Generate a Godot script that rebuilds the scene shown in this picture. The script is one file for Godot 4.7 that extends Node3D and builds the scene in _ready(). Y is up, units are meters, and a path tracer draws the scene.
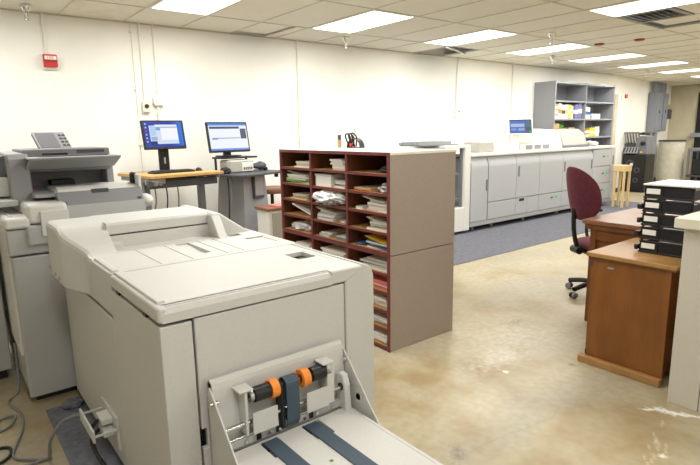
extends Node3D

# ------------------------------------------------------------------ mesh builder
class B:
	var v := PackedVector3Array()
	var n := PackedVector3Array()
	var u := PackedVector2Array()
	func t(a: Vector3, b: Vector3, c: Vector3, na: Vector3, nb: Vector3, nc: Vector3, ua := Vector2.ZERO, ub := Vector2.ZERO, uc := Vector2.ZERO):
		if (b - a).cross(c - a).dot(na + nb + nc) > 0.0:
			v.append_array([a, c, b]); n.append_array([na, nc, nb]); u.append_array([ua, uc, ub])
		else:
			v.append_array([a, b, c]); n.append_array([na, nb, nc]); u.append_array([ua, ub, uc])
	func q(a: Vector3, b: Vector3, c: Vector3, d: Vector3, nn: Vector3):
		t(a, b, c, nn, nn, nn, Vector2(0, 0), Vector2(1, 0), Vector2(1, 1))
		t(a, c, d, nn, nn, nn, Vector2(0, 0), Vector2(1, 1), Vector2(0, 1))
	func qs(a, b, c, d, na, nb, nc, nd):
		t(a, b, c, na, nb, nc); t(a, c, d, na, nc, nd)
	# box by centre and size, edges rounded by r with s steps
	func box(c: Vector3, size: Vector3, r := 0.0, s := 1, xf := Transform3D()):
		var h := size * 0.5
		r = minf(r, minf(h.x, minf(h.y, h.z)) * 0.98)
		for ax in 3:
			for sg in [-1.0, 1.0]:
				var i1 := (ax + 1) % 3
				var i2 := (ax + 2) % 3
				var g1 := grid(h[i1], r, s)
				var g2 := grid(h[i2], r, s)
				var pts := []
				var nrm := []
				for a in g1:
					for b in g2:
						var p := Vector3.ZERO
						p[ax] = h[ax] * sg; p[i1] = a; p[i2] = b
						var nn := Vector3.ZERO
						nn[ax] = sg
						if r > 0.0:
							var k := Vector3(clampf(p.x, -h.x + r, h.x - r), clampf(p.y, -h.y + r, h.y - r), clampf(p.z, -h.z + r, h.z - r))
							nn = (p - k).normalized()
							p = k + nn * r
						pts.append(xf * (p + c)); nrm.append((xf.basis * nn).normalized())
				var w := g2.size()
				for i in g1.size() - 1:
					for j in w - 1:
						var o := i * w + j
						qs(pts[o], pts[o + 1], pts[o + w + 1], pts[o + w], nrm[o], nrm[o + 1], nrm[o + w + 1], nrm[o + w])
	func grid(h: float, r: float, s: int) -> Array:
		if r <= 0.0: return [-h, h]
		var o := []
		for i in s + 1: o.append(-h + r - r * tan((1.0 - float(i) / s) * PI / 4))
		var m := o.duplicate(); m.reverse()
		for x in m: o.append(-x)
		return o
	# box by its limits
	func bx(x0: float, x1: float, y0: float, y1: float, z0: float, z1: float, r := 0.0, s := 1):
		box(Vector3(x0 + x1, y0 + y1, z0 + z1) * 0.5, Vector3(absf(x1 - x0), absf(y1 - y0), absf(z1 - z0)), r, s)
	# a plate with rectangular openings in plan, holes as Rect2(x, z, w, d)
	func plate(x0: float, x1: float, y0: float, y1: float, z0: float, z1: float, holes: Array):
		var xs := [x0, x1]
		var zs := [z0, z1]
		for k in holes: xs.append_array([k.position.x, k.end.x]); zs.append_array([k.position.y, k.end.y])
		xs.sort(); zs.sort()
		for i in xs.size() - 1:
			for j in zs.size() - 1:
				if xs[i + 1] - xs[i] < 1e-5 or zs[j + 1] - zs[j] < 1e-5: continue
				var m := Vector2(xs[i] + xs[i + 1], zs[j] + zs[j + 1]) * 0.5
				var open := false
				for k in holes: open = open or k.has_point(m)
				if not open: bx(xs[i], xs[i + 1], y0, y1, zs[j], zs[j + 1])
	func to3(p: Vector2, w: float, plane: String) -> Vector3:
		match plane:
			"xy": return Vector3(p.x, p.y, w)
			"zy": return Vector3(w, p.y, p.x)
		return Vector3(p.x, w, p.y)
	# polygon pushed out from a to b, both rims chamfered by r; smooth rounds the side normals
	func prism(poly: Array, plane: String, a: float, b: float, r := 0.0, smooth := false, xf := Transform3D()):
		var pts := PackedVector2Array(poly)
		if Geometry2D.is_polygon_clockwise(pts): pts.reverse()
		var m := pts.size()
		var en := []
		for i in m:
			var e := (pts[(i + 1) % m] - pts[i]).normalized()
			en.append(Vector2(e.y, -e.x))
		if Geometry2D.is_point_in_polygon((pts[0] + pts[1]) * 0.5 + en[0] * 0.0005, pts):
			for i in m: en[i] = -en[i]
		var ins := PackedVector2Array()
		var vn := []
		for i in m:
			var k: Vector2 = (en[i] + en[(i + m - 1) % m]).normalized()
			vn.append(k)
			ins.append(pts[i] - k * r / maxf(0.35, k.dot(en[i])))
		var lo := minf(a, b)
		var hi := maxf(a, b)
		for i in m:
			var j := (i + 1) % m
			var e3 := to3(en[i], 0.0, plane)
			var n0 := to3(vn[i], 0.0, plane) if smooth else e3
			var n1 := to3(vn[j], 0.0, plane) if smooth else e3
			qs(xf * to3(pts[i], lo + r, plane), xf * to3(pts[j], lo + r, plane), xf * to3(pts[j], hi - r, plane), xf * to3(pts[i], hi - r, plane), xf.basis * n0, xf.basis * n1, xf.basis * n1, xf.basis * n0)
			if r > 0.0:
				for s in [[lo, r, -1.0], [hi, -r, 1.0]]:
					var nn := (e3 + to3(Vector2.ZERO, s[2], plane)).normalized()
					q(xf * to3(pts[i], s[0] + s[1], plane), xf * to3(pts[j], s[0] + s[1], plane), xf * to3(ins[j], s[0], plane), xf * to3(ins[i], s[0], plane), xf.basis * nn)
		var tr := Geometry2D.triangulate_polygon(ins)
		for k in range(0, tr.size(), 3):
			for s in [[lo, -1.0], [hi, 1.0]]:
				var nn := xf.basis * to3(Vector2.ZERO, s[1], plane)
				t(xf * to3(ins[tr[k]], s[0], plane), xf * to3(ins[tr[k + 1]], s[0], plane), xf * to3(ins[tr[k + 2]], s[0], plane), nn, nn, nn)
	func cyl(a: Vector3, b: Vector3, r0: float, r1 := -1.0, m := 14, caps := true):
		if r1 < 0.0: r1 = r0
		var d := (b - a).normalized()
		var e := d.cross(Vector3.UP if absf(d.y) < 0.9 else Vector3.RIGHT).normalized()
		var f := d.cross(e)
		for i in m:
			var k0 := e * cos(TAU * i / m) + f * sin(TAU * i / m)
			var k1 := e * cos(TAU * (i + 1) / m) + f * sin(TAU * (i + 1) / m)
			qs(a + k0 * r0, a + k1 * r0, b + k1 * r1, b + k0 * r1, k0, k1, k1, k0)
			if caps:
				t(a, a + k0 * r0, a + k1 * r0, -d, -d, -d); t(b, b + k0 * r1, b + k1 * r1, d, d, d)
	func ring(a: Vector3, b: Vector3, ro: float, ri: float, m := 20):
		cyl(a, b, ro, ro, m, false)
		var d := (b - a).normalized()
		var e := d.cross(Vector3.UP if absf(d.y) < 0.9 else Vector3.RIGHT).normalized()
		var f := d.cross(e)
		for i in m:
			var k0 := e * cos(TAU * i / m) + f * sin(TAU * i / m)
			var k1 := e * cos(TAU * (i + 1) / m) + f * sin(TAU * (i + 1) / m)
			qs(a + k0 * ri, a + k1 * ri, b + k1 * ri, b + k0 * ri, -k0, -k1, -k1, -k0)
			q(a + k0 * ri, a + k1 * ri, a + k1 * ro, a + k0 * ro, -d)
			q(b + k0 * ri, b + k1 * ri, b + k1 * ro, b + k0 * ro, d)
	func tube(path: Array, r: float, m := 8):
		var c := Curve3D.new()
		for i in path.size():
			var tn: Vector3 = (path[mini(i + 1, path.size() - 1)] - path[maxi(i - 1, 0)]) / 6.0
			c.add_point(path[i], -tn, tn)
		c.bake_interval = maxf(r * 3.0, 0.02)
		var p := c.get_baked_points()
		var e := Vector3.ZERO
		var rings := []
		for i in p.size():
			var d := (p[mini(i + 1, p.size() - 1)] - p[maxi(i - 1, 0)]).normalized()
			e = d.cross(Vector3.UP if absf(d.y) < 0.95 else Vector3.RIGHT).normalized() if i == 0 else (e - d * e.dot(d)).normalized()
			var f := d.cross(e)
			var row := []
			for k in m: row.append(e * cos(TAU * k / m) + f * sin(TAU * k / m))
			rings.append(row)
		for i in p.size() - 1:
			for k in m:
				var k2 := (k + 1) % m
				qs(p[i] + rings[i][k] * r, p[i] + rings[i][k2] * r, p[i + 1] + rings[i + 1][k2] * r, p[i + 1] + rings[i + 1][k] * r, rings[i][k], rings[i][k2], rings[i + 1][k2], rings[i + 1][k])
	func lathe(c: Vector3, prof: Array, m := 20):
		for i in prof.size() - 1:
			var a: Vector2 = prof[i]
			var b: Vector2 = prof[i + 1]
			var sl := Vector2(b.y - a.y, a.x - b.x).normalized()
			for k in m:
				var d0 := Vector3(cos(TAU * k / m), 0, sin(TAU * k / m))
				var d1 := Vector3(cos(TAU * (k + 1) / m), 0, sin(TAU * (k + 1) / m))
				var n0 := d0 * sl.x + Vector3.UP * sl.y
				var n1 := d1 * sl.x + Vector3.UP * sl.y
				qs(c + d0 * a.x + Vector3.UP * a.y, c + d1 * a.x + Vector3.UP * a.y, c + d1 * b.x + Vector3.UP * b.y, c + d0 * b.x + Vector3.UP * b.y, n0, n1, n1, n0)
	# closed soft shape from a function of longitude and latitude
	func blob(f: Callable, m := 20, k := 12):
		var pts := []
		for j in k + 1:
			for i in m: pts.append(f.call(TAU * i / m, -PI / 2 + PI * j / k))
		var cen := Vector3.ZERO
		for p in pts: cen += p
		cen /= pts.size()
		var nr := []
		for j in k + 1:
			for i in m:
				var a: Vector3 = pts[j * m + (i + 1) % m] - pts[j * m + (i + m - 1) % m]
				var b: Vector3 = pts[mini(j + 1, k) * m + i] - pts[maxi(j - 1, 0) * m + i]
				var nn := a.cross(b)
				if nn.length() < 1e-9: nn = Vector3.UP * (1.0 if j > k / 2 else -1.0)
				nn = nn.normalized()
				if nn.dot(pts[j * m + i] - cen) < 0: nn = -nn
				nr.append(nn)
		for j in k:
			for i in m:
				var i2 := (i + 1) % m
				qs(pts[j * m + i], pts[j * m + i2], pts[(j + 1) * m + i2], pts[(j + 1) * m + i], nr[j * m + i], nr[j * m + i2], nr[(j + 1) * m + i2], nr[(j + 1) * m + i])
	func moved(by: Vector3) -> B:
		for i in v.size(): v[i] += by
		return self
	func mesh() -> ArrayMesh:
		var a := []
		a.resize(Mesh.ARRAY_MAX)
		a[Mesh.ARRAY_VERTEX] = v; a[Mesh.ARRAY_NORMAL] = n; a[Mesh.ARRAY_TEX_UV] = u
		var m := ArrayMesh.new()
		m.add_surface_from_arrays(Mesh.PRIMITIVE_TRIANGLES, a)
		return m

# ------------------------------------------------------------------ nodes
var used := {}
var M := {}
var rng := RandomNumberGenerator.new()

func numbered(called: String) -> String:
	used[called] = used.get(called, -1) + 1
	return called if used[called] == 0 else "%s_%03d" % [called, used[called]]

func tag(o: Node, label: String, category: String, group := ""):
	o.set_meta("label", label); o.set_meta("category", category)
	if group: o.set_meta("group", group)

func thing(called: String, label: String, category: String, at: Vector3, group := "", turn := 0.0) -> Node3D:
	var o := Node3D.new()
	o.name = numbered(called)
	add_child(o)
	o.position = at; o.rotation_degrees.y = turn
	tag(o, label, category, group)
	return o

# a part given in world coordinates of an unturned thing (local = true: in the thing's own)
func part(b: B, called: String, m: Material, parent: Node3D, local := false, label := "") -> MeshInstance3D:
	var o := MeshInstance3D.new()
	o.name = called
	if not local: b.moved(-parent.global_position)
	o.mesh = b.mesh(); o.material_override = m
	parent.add_child(o, true)
	if label: o.set_meta("label", label)
	return o

# a thing of one mesh, given in world coordinates
func single(b: B, called: String, m: Material, label: String, category: String, group := "") -> MeshInstance3D:
	var lo := Vector3.INF
	var hi := -Vector3.INF
	for p in b.v: lo = lo.min(p); hi = hi.max(p)
	var at := Vector3((lo.x + hi.x) / 2, lo.y, (lo.z + hi.z) / 2)
	var o := MeshInstance3D.new()
	o.name = numbered(called)
	o.mesh = b.moved(-at).mesh(); o.material_override = m
	add_child(o)
	o.position = at
	tag(o, label, category, group)
	return o

func structure(b: B, called: String, m: Material) -> MeshInstance3D:
	var o := MeshInstance3D.new()
	o.name = numbered(called)
	o.mesh = b.mesh(); o.material_override = m
	add_child(o)
	o.set_meta("kind", "structure")
	return o

func P(parts_of: Node3D, called: String, m: String, x0, x1, y0, y1, z0, z1, r := 0.0, s := 1) -> MeshInstance3D:
	var b := B.new()
	b.bx(x0, x1, y0, y1, z0, z1, r, s)
	return part(b, called, M[m], parts_of)

func Lp(parts_of: Node3D, called: String, m: String, c: Vector3, size: Vector3, r := 0.0, xf := Transform3D()) -> MeshInstance3D:
	var b := B.new()
	b.box(c, size, r, 1, xf)
	return part(b, called, M[m], parts_of, true)

# ------------------------------------------------------------------ materials
func ntex(sd: int, freq: float, lo: float, hi: float, size := 256, kind := FastNoiseLite.TYPE_SIMPLEX_SMOOTH, oct := 3) -> ImageTexture:
	var f := FastNoiseLite.new()
	f.seed = sd; f.frequency = freq; f.noise_type = kind; f.fractal_octaves = oct
	var im := f.get_seamless_image(size, size)
	im.convert(Image.FORMAT_RGB8)
	for y in size:
		for x in size:
			var g := lerpf(lo, hi, im.get_pixel(x, y).r)
			im.set_pixel(x, y, Color(g, g, g))
	im.generate_mipmaps()
	return ImageTexture.create_from_image(im)

func woodtex(sd: int, c0: Color, c1: Color, across := 26.0) -> ImageTexture:
	var f := FastNoiseLite.new()
	f.seed = sd; f.frequency = 1.0; f.fractal_octaves = 3
	var im := Image.create(512, 512, false, Image.FORMAT_RGB8)
	for y in 512:
		for x in 512:
			var X := x / 512.0
			var Y := y / 512.0
			var warp := f.get_noise_2d(X * 1.5, Y * 0.9) * 0.25
			var ringv := 0.5 + 0.5 * sin((X + warp) * across * 2.0 + f.get_noise_2d(X * 6, Y * 1.2) * 3.0)
			var fine := f.get_noise_2d(X * 130, Y * 4.0) * 0.5 + 0.5
			var blot := f.get_noise_2d(X * 2.2 + 40, Y * 2.2) * 0.5 + 0.5
			im.set_pixel(x, y, c0.lerp(c1, clampf(ringv * 0.30 + fine * 0.4 + blot * 0.35, 0, 1)))
	im.generate_mipmaps()
	return ImageTexture.create_from_image(im)

func mk(called: String, c: Color, rough := 0.6, metal := 0.0, tex: Texture2D = null, scale := 1.0, bump: Texture2D = null, depth := 0.0) -> StandardMaterial3D:
	var m := StandardMaterial3D.new()
	m.resource_name = called
	m.albedo_color = c; m.roughness = rough; m.metallic = metal
	if tex:
		m.albedo_texture = tex
	if bump:
		m.heightmap_enabled = true; m.heightmap_texture = bump; m.heightmap_scale = depth
	if tex or bump:
		m.uv1_triplanar = true; m.uv1_world_triplanar = true; m.uv1_scale = Vector3.ONE * scale
	M[called] = m
	return m

func rgb(r: int, g: int, b: int) -> Color:
	return Color(r / 255.0, g / 255.0, b / 255.0)

func line(im: Image, a: Vector2, b: Vector2, w: float, c: Color, k: float):
	var steps := int(a.distance_to(b) * 2)
	for i in steps:
		var p := a.lerp(b, float(i) / steps)
		for dx in range(-int(w), int(w) + 1):
			for dy in range(-int(w), int(w) + 1):
				var x := int(p.x) + dx
				var y := int(p.y) + dy
				if x >= 0 and y >= 0 and x < im.get_width() and y < im.get_height() and Vector2(dx, dy).length() <= w:
					im.set_pixel(x, y, im.get_pixel(x, y).lerp(c, k))

const FX0 := -2.6
const FX1 := 18.2
const FZ0 := -7.4
const FZ1 := 4.2
func fpx(x: float, z: float) -> Vector2:
	return Vector2((x - FX0) / (FX1 - FX0) * 2048, (z - FZ0) / (FZ1 - FZ0) * 1142)

func floor_texture() -> ImageTexture:
	var f := FastNoiseLite.new()
	f.seed = 5; f.frequency = 1.0; f.fractal_octaves = 4
	var g := FastNoiseLite.new()
	g.seed = 91; g.frequency = 1.0; g.fractal_octaves = 2
	var data := PackedByteArray()
	data.resize(2048 * 1142 * 3)
	var base := rgb(176, 164, 135)
	var pale := rgb(188, 178, 153)
	var brown := rgb(158, 137, 100)
	var grey := rgb(166, 160, 144)
	var o := 0
	for y in 1142:
		var Z := FZ0 + y * (FZ1 - FZ0) / 1142.0
		for x in 2048:
			var X := FX0 + x * (FX1 - FX0) / 2048.0
			var a := f.get_noise_2d(X * 0.8, Z * 0.8)
			var b := f.get_noise_2d(X * 2.3 + 30, Z * 2.3 - 7)
			var c := g.get_noise_2d(X * 14, Z * 14)
			var d := f.get_noise_2d(X * 0.5 + 90, Z * 1.1 + 50)
			var col := base.lerp(pale, clampf(a * 1.3 + c * 0.18, 0, 0.9))
			col = col.lerp(brown, clampf((b * 0.6 - a * 0.9 - 0.04) * 1.3 + c * 0.14, 0, 0.7))
			var st := exp(-(pow((X - 2.45) / 0.6, 2) + pow((Z + 2.25) / 0.35, 2))) + 0.8 * exp(-(pow((X - 2.2) / 0.5, 2) + pow((Z + 1.6) / 0.18, 2)))
			col = col.lerp(brown, clampf(st * (0.45 + b * 1.6 + c * 0.3), 0, 0.85))
			col = col.lerp(grey, clampf((d - 0.12) * 1.5 + c * 0.15, 0, 0.5))
			var s := 1.0 + c * 0.06
			data[o] = int(clampf(col.r * s, 0, 1) * 255); data[o + 1] = int(clampf(col.g * s, 0, 1) * 255); data[o + 2] = int(clampf(col.b * s, 0, 1) * 255)
			o += 3
	var im := Image.create_from_data(2048, 1142, false, Image.FORMAT_RGB8, data)
	# cracks, scuffs and paint specks seen on the concrete
	var r := RandomNumberGenerator.new()
	r.seed = 12
	for k in [[1.75, -1.55, 3.2, -1.42], [2.0, -2.05, 3.1, -2.6], [3.6, -2.6, 5.0, -2.5], [3.0, -2.9, 3.9, -1.9], [0.1, -3.2, 0.35, -3.9]]:
		var a := fpx(k[0], k[1])
		var e := fpx(k[2], k[3])
		var last := a
		for i in 14:
			var p := a.lerp(e, (i + 1) / 14.0) + Vector2(r.randf_range(-3, 3), r.randf_range(-3, 3))
			line(im, last, p, 0.6, rgb(140, 126, 100), 0.10)
			last = p
	for k in [[1.93, -1.6, 5, 0], [1.88, -1.56, 4, 0], [3.68, -2.49, 7, 0], [3.75, -2.5, 5, 0], [2.86, -1.98, 2, 1], [3.13, -1.12, 4, 1], [2.66, -0.92, 2, 1], [3.3, -1.75, 3, 0]]:
		var c := fpx(k[0], k[1])
		for i in 60:
			var p: Vector2 = c + Vector2(r.randfn(), r.randfn()) * k[2] * 0.45
			line(im, p, p + Vector2(1, 0), 0.5, rgb(240, 238, 230) if k[3] else rgb(128, 122, 108), 0.22)
	var pts := [Vector2(3.07, -1.17), Vector2(3.12, -1.11), Vector2(3.13, -1.05), Vector2(3.17, -1.0), Vector2(3.22, -0.9)]
	for i in pts.size() - 1:
		for k in 9:
			var off := Vector2(r.randf_range(-.025, .025), r.randf_range(-.025, .025))
			line(im, fpx(pts[i].x + off.x, pts[i].y + off.y), fpx(pts[i + 1].x + off.y, pts[i + 1].y + off.x), 0.9, rgb(236, 236, 232), 0.5)
	# soft pale patches of short strokes
	for k in [[4.9, -3.75, 0.5, 0.12], [3.35, -2.3, 0.35, 0.14], [3.0, -2.15, 0.3, 0.06]]:
		for i in 420:
			var w := Vector2(k[0] + r.randfn() * k[2] * 0.5, k[1] + r.randfn() * k[3])
			line(im, fpx(w.x, w.y), fpx(w.x + r.randf_range(0.01, 0.03), w.y + r.randf_range(-0.02, 0.02)), 1.4, rgb(212, 207, 194), 0.06)
	for k in 16:
		var x := r.randf_range(2.35, 3.0)
		var z := -1.0 + (2.9 - x) * 0.18 + r.randf_range(-.05, .05)
		line(im, fpx(x, z), fpx(x + 0.04, z - 0.02), 0.7, rgb(214, 207, 184), 0.4)
	im.generate_mipmaps()
	return ImageTexture.create_from_image(im)

func make_materials():
	var soft := ntex(1, 0.012, 0.90, 1.0)
	var speck := ntex(2, 0.16, 0.80, 1.0, 256, FastNoiseLite.TYPE_VALUE, 2)
	var strong := ntex(4, 0.11, 0.66, 1.0, 256, FastNoiseLite.TYPE_VALUE, 3)
	var fine := ntex(3, 0.3, 0.0, 1.0, 256, FastNoiseLite.TYPE_VALUE, 2)
	var rough := ntex(9, 0.05, 0.0, 1.0, 256, FastNoiseLite.TYPE_SIMPLEX_SMOOTH, 4)
	mk("wall", rgb(244, 243, 236), 0.85, 0, ntex(21, 0.01, 0.96, 1.0), 0.35, rough, 0.12)
	mk("end_wall", rgb(214, 204, 176), 0.85, 0, soft, 0.4)
	mk("ceiling_tile", rgb(232, 229, 217), 0.95, 0, ntex(71, 0.3, 0.93, 1.0, 256, FastNoiseLite.TYPE_VALUE, 2), 2.4)
	mk("ceiling_tile_stained", rgb(228, 223, 208), 0.95, 0, ntex(72, 0.02, 0.94, 1.0), 0.8)
	mk("grid", rgb(200, 196, 183), 0.6)
	mk("lamp_frame", rgb(226, 222, 210), 0.5)
	mk("slab", rgb(150, 150, 156), 0.95)
	mk("dark", rgb(24, 24, 26), 0.6)
	mk("black", rgb(20, 20, 22), 0.42)
	mk("black_soft", rgb(32, 32, 35), 0.75)
	mk("rubber", rgb(34, 34, 36), 0.9)
	mk("steel", rgb(190, 190, 188), 0.3, 0.9)
	mk("chrome", rgb(215, 215, 212), 0.16, 1.0)
	mk("machine", rgb(206, 205, 200), 0.5, 0, ntex(31, 0.25, 0.965, 1.0, 256, FastNoiseLite.TYPE_VALUE, 2), 3.0)
	mk("copier_grey", rgb(182, 182, 181), 0.5, 0, M.machine.albedo_texture, 3.0)
	mk("copier_white", rgb(216, 215, 210), 0.42)
	mk("visor_grey", rgb(130, 130, 134), 0.5)
	mk("mid_grey", rgb(150, 150, 154), 0.5)
	mk("slate", rgb(116, 117, 123), 0.5)
	mk("slate_dark", rgb(72, 73, 80), 0.55)
	mk("printer_panel", rgb(186, 188, 192), 0.42, 0, M.machine.albedo_texture, 3.0)
	mk("printer_white", rgb(230, 229, 222), 0.4)
	mk("printer_taupe", rgb(176, 173, 164), 0.42)
	mk("mat", rgb(112, 113, 122), 0.9, 0, speck, 1.2, fine, 0.15)
	mk("mat_blue", rgb(128, 131, 142), 0.8, 0, speck, 1.2)
	mk("laminate", rgb(168, 154, 140), 0.6, 0, ntex(61, 0.4, 0.86, 1.0, 256, FastNoiseLite.TYPE_VALUE, 2), 3.0)
	mk("laminate_top", rgb(228, 223, 208), 0.35)
	mk("maroon", rgb(112, 44, 48), 0.5, 0, soft, 1.0)
	mk("brown_board", rgb(255, 255, 255), 0.55, 0, woodtex(3, rgb(112, 66, 40), rgb(82, 46, 30)), 1.0)
	mk("oak_board", rgb(255, 255, 255), 0.5, 0, woodtex(6, rgb(212, 172, 108), rgb(188, 144, 82)), 1.0)
	mk("cabinet_wood", rgb(255, 255, 255), 0.34, 0, woodtex(8, rgb(150, 96, 42), rgb(112, 66, 24), 9.0), 1.0)
	mk("cabinet_top", rgb(255, 255, 255), 0.4, 0, woodtex(11, rgb(182, 140, 88), rgb(154, 112, 64), 8.0), 1.0)
	mk("desk_top", rgb(255, 255, 255), 0.28, 0, woodtex(14, rgb(150, 108, 84), rgb(122, 82, 62), 9.0), 1.0)
	mk("desk_wood", rgb(255, 255, 255), 0.36, 0, woodtex(15, rgb(132, 82, 38), rgb(98, 56, 24), 9.0), 1.0)
	mk("pine", rgb(255, 255, 255), 0.6, 0, woodtex(17, rgb(232, 206, 152), rgb(214, 182, 124), 7.0), 1.0)
	mk("counter", rgb(206, 200, 188), 0.55, 0, M.machine.albedo_texture, 2.0)
	mk("counter_cap", rgb(222, 216, 198), 0.4)
	mk("shelf_metal", rgb(150, 152, 158), 0.5)
	mk("panel_metal", rgb(132, 136, 146), 0.45)
	mk("paper", rgb(238, 237, 232), 0.8)
	mk("paper_grey", rgb(206, 205, 200), 0.8)
	mk("manila", rgb(226, 204, 156), 0.8)
	mk("pink", rgb(226, 128, 120), 0.8)
	mk("green", rgb(96, 176, 62), 0.7)
	mk("blue", rgb(40, 110, 176), 0.7)
	mk("sky_blue", rgb(120, 168, 190), 0.7)
	mk("yellow", rgb(240, 200, 50), 0.7)
	mk("orange", rgb(242, 140, 44), 0.5)
	mk("red", rgb(196, 38, 34), 0.4)
	mk("red_brown", rgb(150, 60, 48), 0.6)
	mk("violet", rgb(120, 118, 172), 0.7)
	mk("cardboard", rgb(196, 158, 110), 0.8)
	mk("plastic_bag", rgb(238, 238, 238), 0.55)
	mk("maroon_cloth", rgb(104, 34, 52), 0.9, 0, strong, 3.0)
	M.maroon_cloth.rim_enabled = true; M.maroon_cloth.rim = 0.35; M.maroon_cloth.rim_tint = 0.5
	mk("seat_brown", rgb(134, 90, 66), 0.5)
	mk("belt", rgb(62, 78, 92), 0.6)
	mk("cord_black", rgb(28, 28, 30), 0.5)
	mk("cord_grey", rgb(126, 126, 128), 0.5)
	mk("conduit", rgb(238, 235, 225), 0.6)
	mk("concrete", rgb(214, 209, 192), 0.85, 0, soft, 1.5)
	mk("mesh_dark", rgb(46, 46, 52), 0.5, 0.3, ntex(41, 0.35, 0.55, 1.0, 128, FastNoiseLite.TYPE_CELLULAR, 1), 6.0)
	mk("led_green", rgb(30, 120, 70), 0.4)
	M.led_green.emission_enabled = true; M.led_green.emission = rgb(40, 200, 120); M.led_green.emission_energy_multiplier = 0.8
	mk("tube_glow", rgb(250, 250, 246), 0.6)
	M.tube_glow.emission_enabled = true; M.tube_glow.emission = rgb(255, 252, 244); M.tube_glow.emission_energy_multiplier = 1.6
	var fl := StandardMaterial3D.new()
	fl.resource_name = "concrete_floor"
	fl.albedo_texture = floor_texture(); fl.roughness = 0.42
	fl.roughness_texture = ntex(51, 0.02, 0.75, 1.0)
	M.floor = fl

func screen_mat(called: String, im: Image, energy: float):
	var m := StandardMaterial3D.new()
	m.resource_name = called
	var t := ImageTexture.create_from_image(im)
	m.albedo_color = Color(0.02, 0.02, 0.02); m.roughness = 0.3
	m.emission_enabled = true; m.emission_texture = t; m.emission = Color.BLACK
	m.emission_energy_multiplier = energy
	M[called] = m

# ------------------------------------------------------------------ scene
func _ready():
	rng.seed = 77
	var cam := Camera3D.new()
	cam.name = "camera"
	add_child(cam)
	cam.position = Vector3(0, 1.6, 0)
	cam.rotation_degrees = Vector3(-10.723, -38.142, -0.987)
	cam.fov = 47.308
	cam.current = true
	var we := WorldEnvironment.new()
	we.name = "environment"
	var env := Environment.new()
	env.background_mode = Environment.BG_COLOR
	env.background_color = Color(0.02, 0.02, 0.02)
	env.tonemap_mode = Environment.TONE_MAPPER_LINEAR
	env.tonemap_exposure = 1.0
	env.sdfgi_enabled = true; env.ssao_enabled = true; env.ssil_enabled = true
	we.environment = env
	add_child(we)
	make_materials()
	room()
	ceiling()
	wall_fittings()
	finisher()
	conveyor()
	copier()
	sorter()
	big_printer()
	standing_desk()
	kiosk()
	wall_shelving()
	office_chair()
	desk_and_cabinet()
	letter_trays()
	far_corner()
	floor_cables()

func room():
	var b := B.new()
	b.bx(FX0, FX1, -0.2, -0.001, FZ0, FZ1)
	b.v.append_array([Vector3(FX0, 0, FZ0), Vector3(FX1, 0, FZ0), Vector3(FX1, 0, FZ1), Vector3(FX0, 0, FZ0), Vector3(FX1, 0, FZ1), Vector3(FX0, 0, FZ1)])
	for i in 6: b.n.append(Vector3.UP)
	b.u.append_array([Vector2(0, 0), Vector2(1, 0), Vector2(1, 1), Vector2(0, 0), Vector2(1, 1), Vector2(0, 1)])
	structure(b, "floor", M.floor)
	b = B.new(); b.bx(-2.6, 12.7, 0, 3.4, -6.4, -6.2); structure(b, "wall_back", M.wall)
	b = B.new(); b.prism([Vector2(12.7, -6.2), Vector2(18.05, -7.01), Vector2(18.05, -7.3), Vector2(12.7, -6.4)], "xz", 0, 3.4); structure(b, "wall_back_right", M.wall)
	b = B.new(); b.bx(18.05, 18.25, 0, 3.4, -7.3, 4.2); structure(b, "wall_right", M.end_wall)
	b = B.new(); b.bx(-2.8, -2.6, 0, 3.4, -6.4, 4.2); structure(b, "wall_left", M.wall)
	b = B.new(); b.bx(-2.8, 18.25, 0, 3.4, 4.2, 4.4); structure(b, "wall_front", M.wall)
	var d := Vector2(5.35, -0.81).normalized()
	b = B.new(); b.prism([Vector2(12.7, -6.2), Vector2(18.05, -7.01), Vector2(18.05, -6.995), Vector2(12.7, -6.185)], "xz", 0, 0.1); structure(b, "baseboard_back_right", M.slate_dark)
	b = B.new(); b.bx(18.03, 18.05, 0, 0.1, -7.0, -6.5); structure(b, "baseboard_right", M.slate_dark)
	b = B.new(); b.bx(12.8, 12.95, 0, 2.36, -6.24, -6.17); structure(b, "trim_1", M.end_wall)
	# dark doorway at the far end with a push bar
	b = B.new(); b.bx(18.0, 18.05, 0, 2.56, -6.24, -5.1, 0.005)
	var door := structure(b, "door_1", M.dark)
	part(box_b(17.93, 18.0, 1.28, 1.4, -6.34, -5.3), "push_bar", M.mid_grey, door)

func box_b(x0, x1, y0, y1, z0, z1, r := 0.0) -> B:
	var b := B.new()
	b.bx(x0, x1, y0, y1, z0, z1, r)
	return b

func gx(i: int) -> float: return 0.62 * i - 0.03
const GZ := [-6.2, -5.42, -4.25, -3.06, -1.88, -0.7, 0.48, 1.66, 2.84, 4.2]

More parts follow.
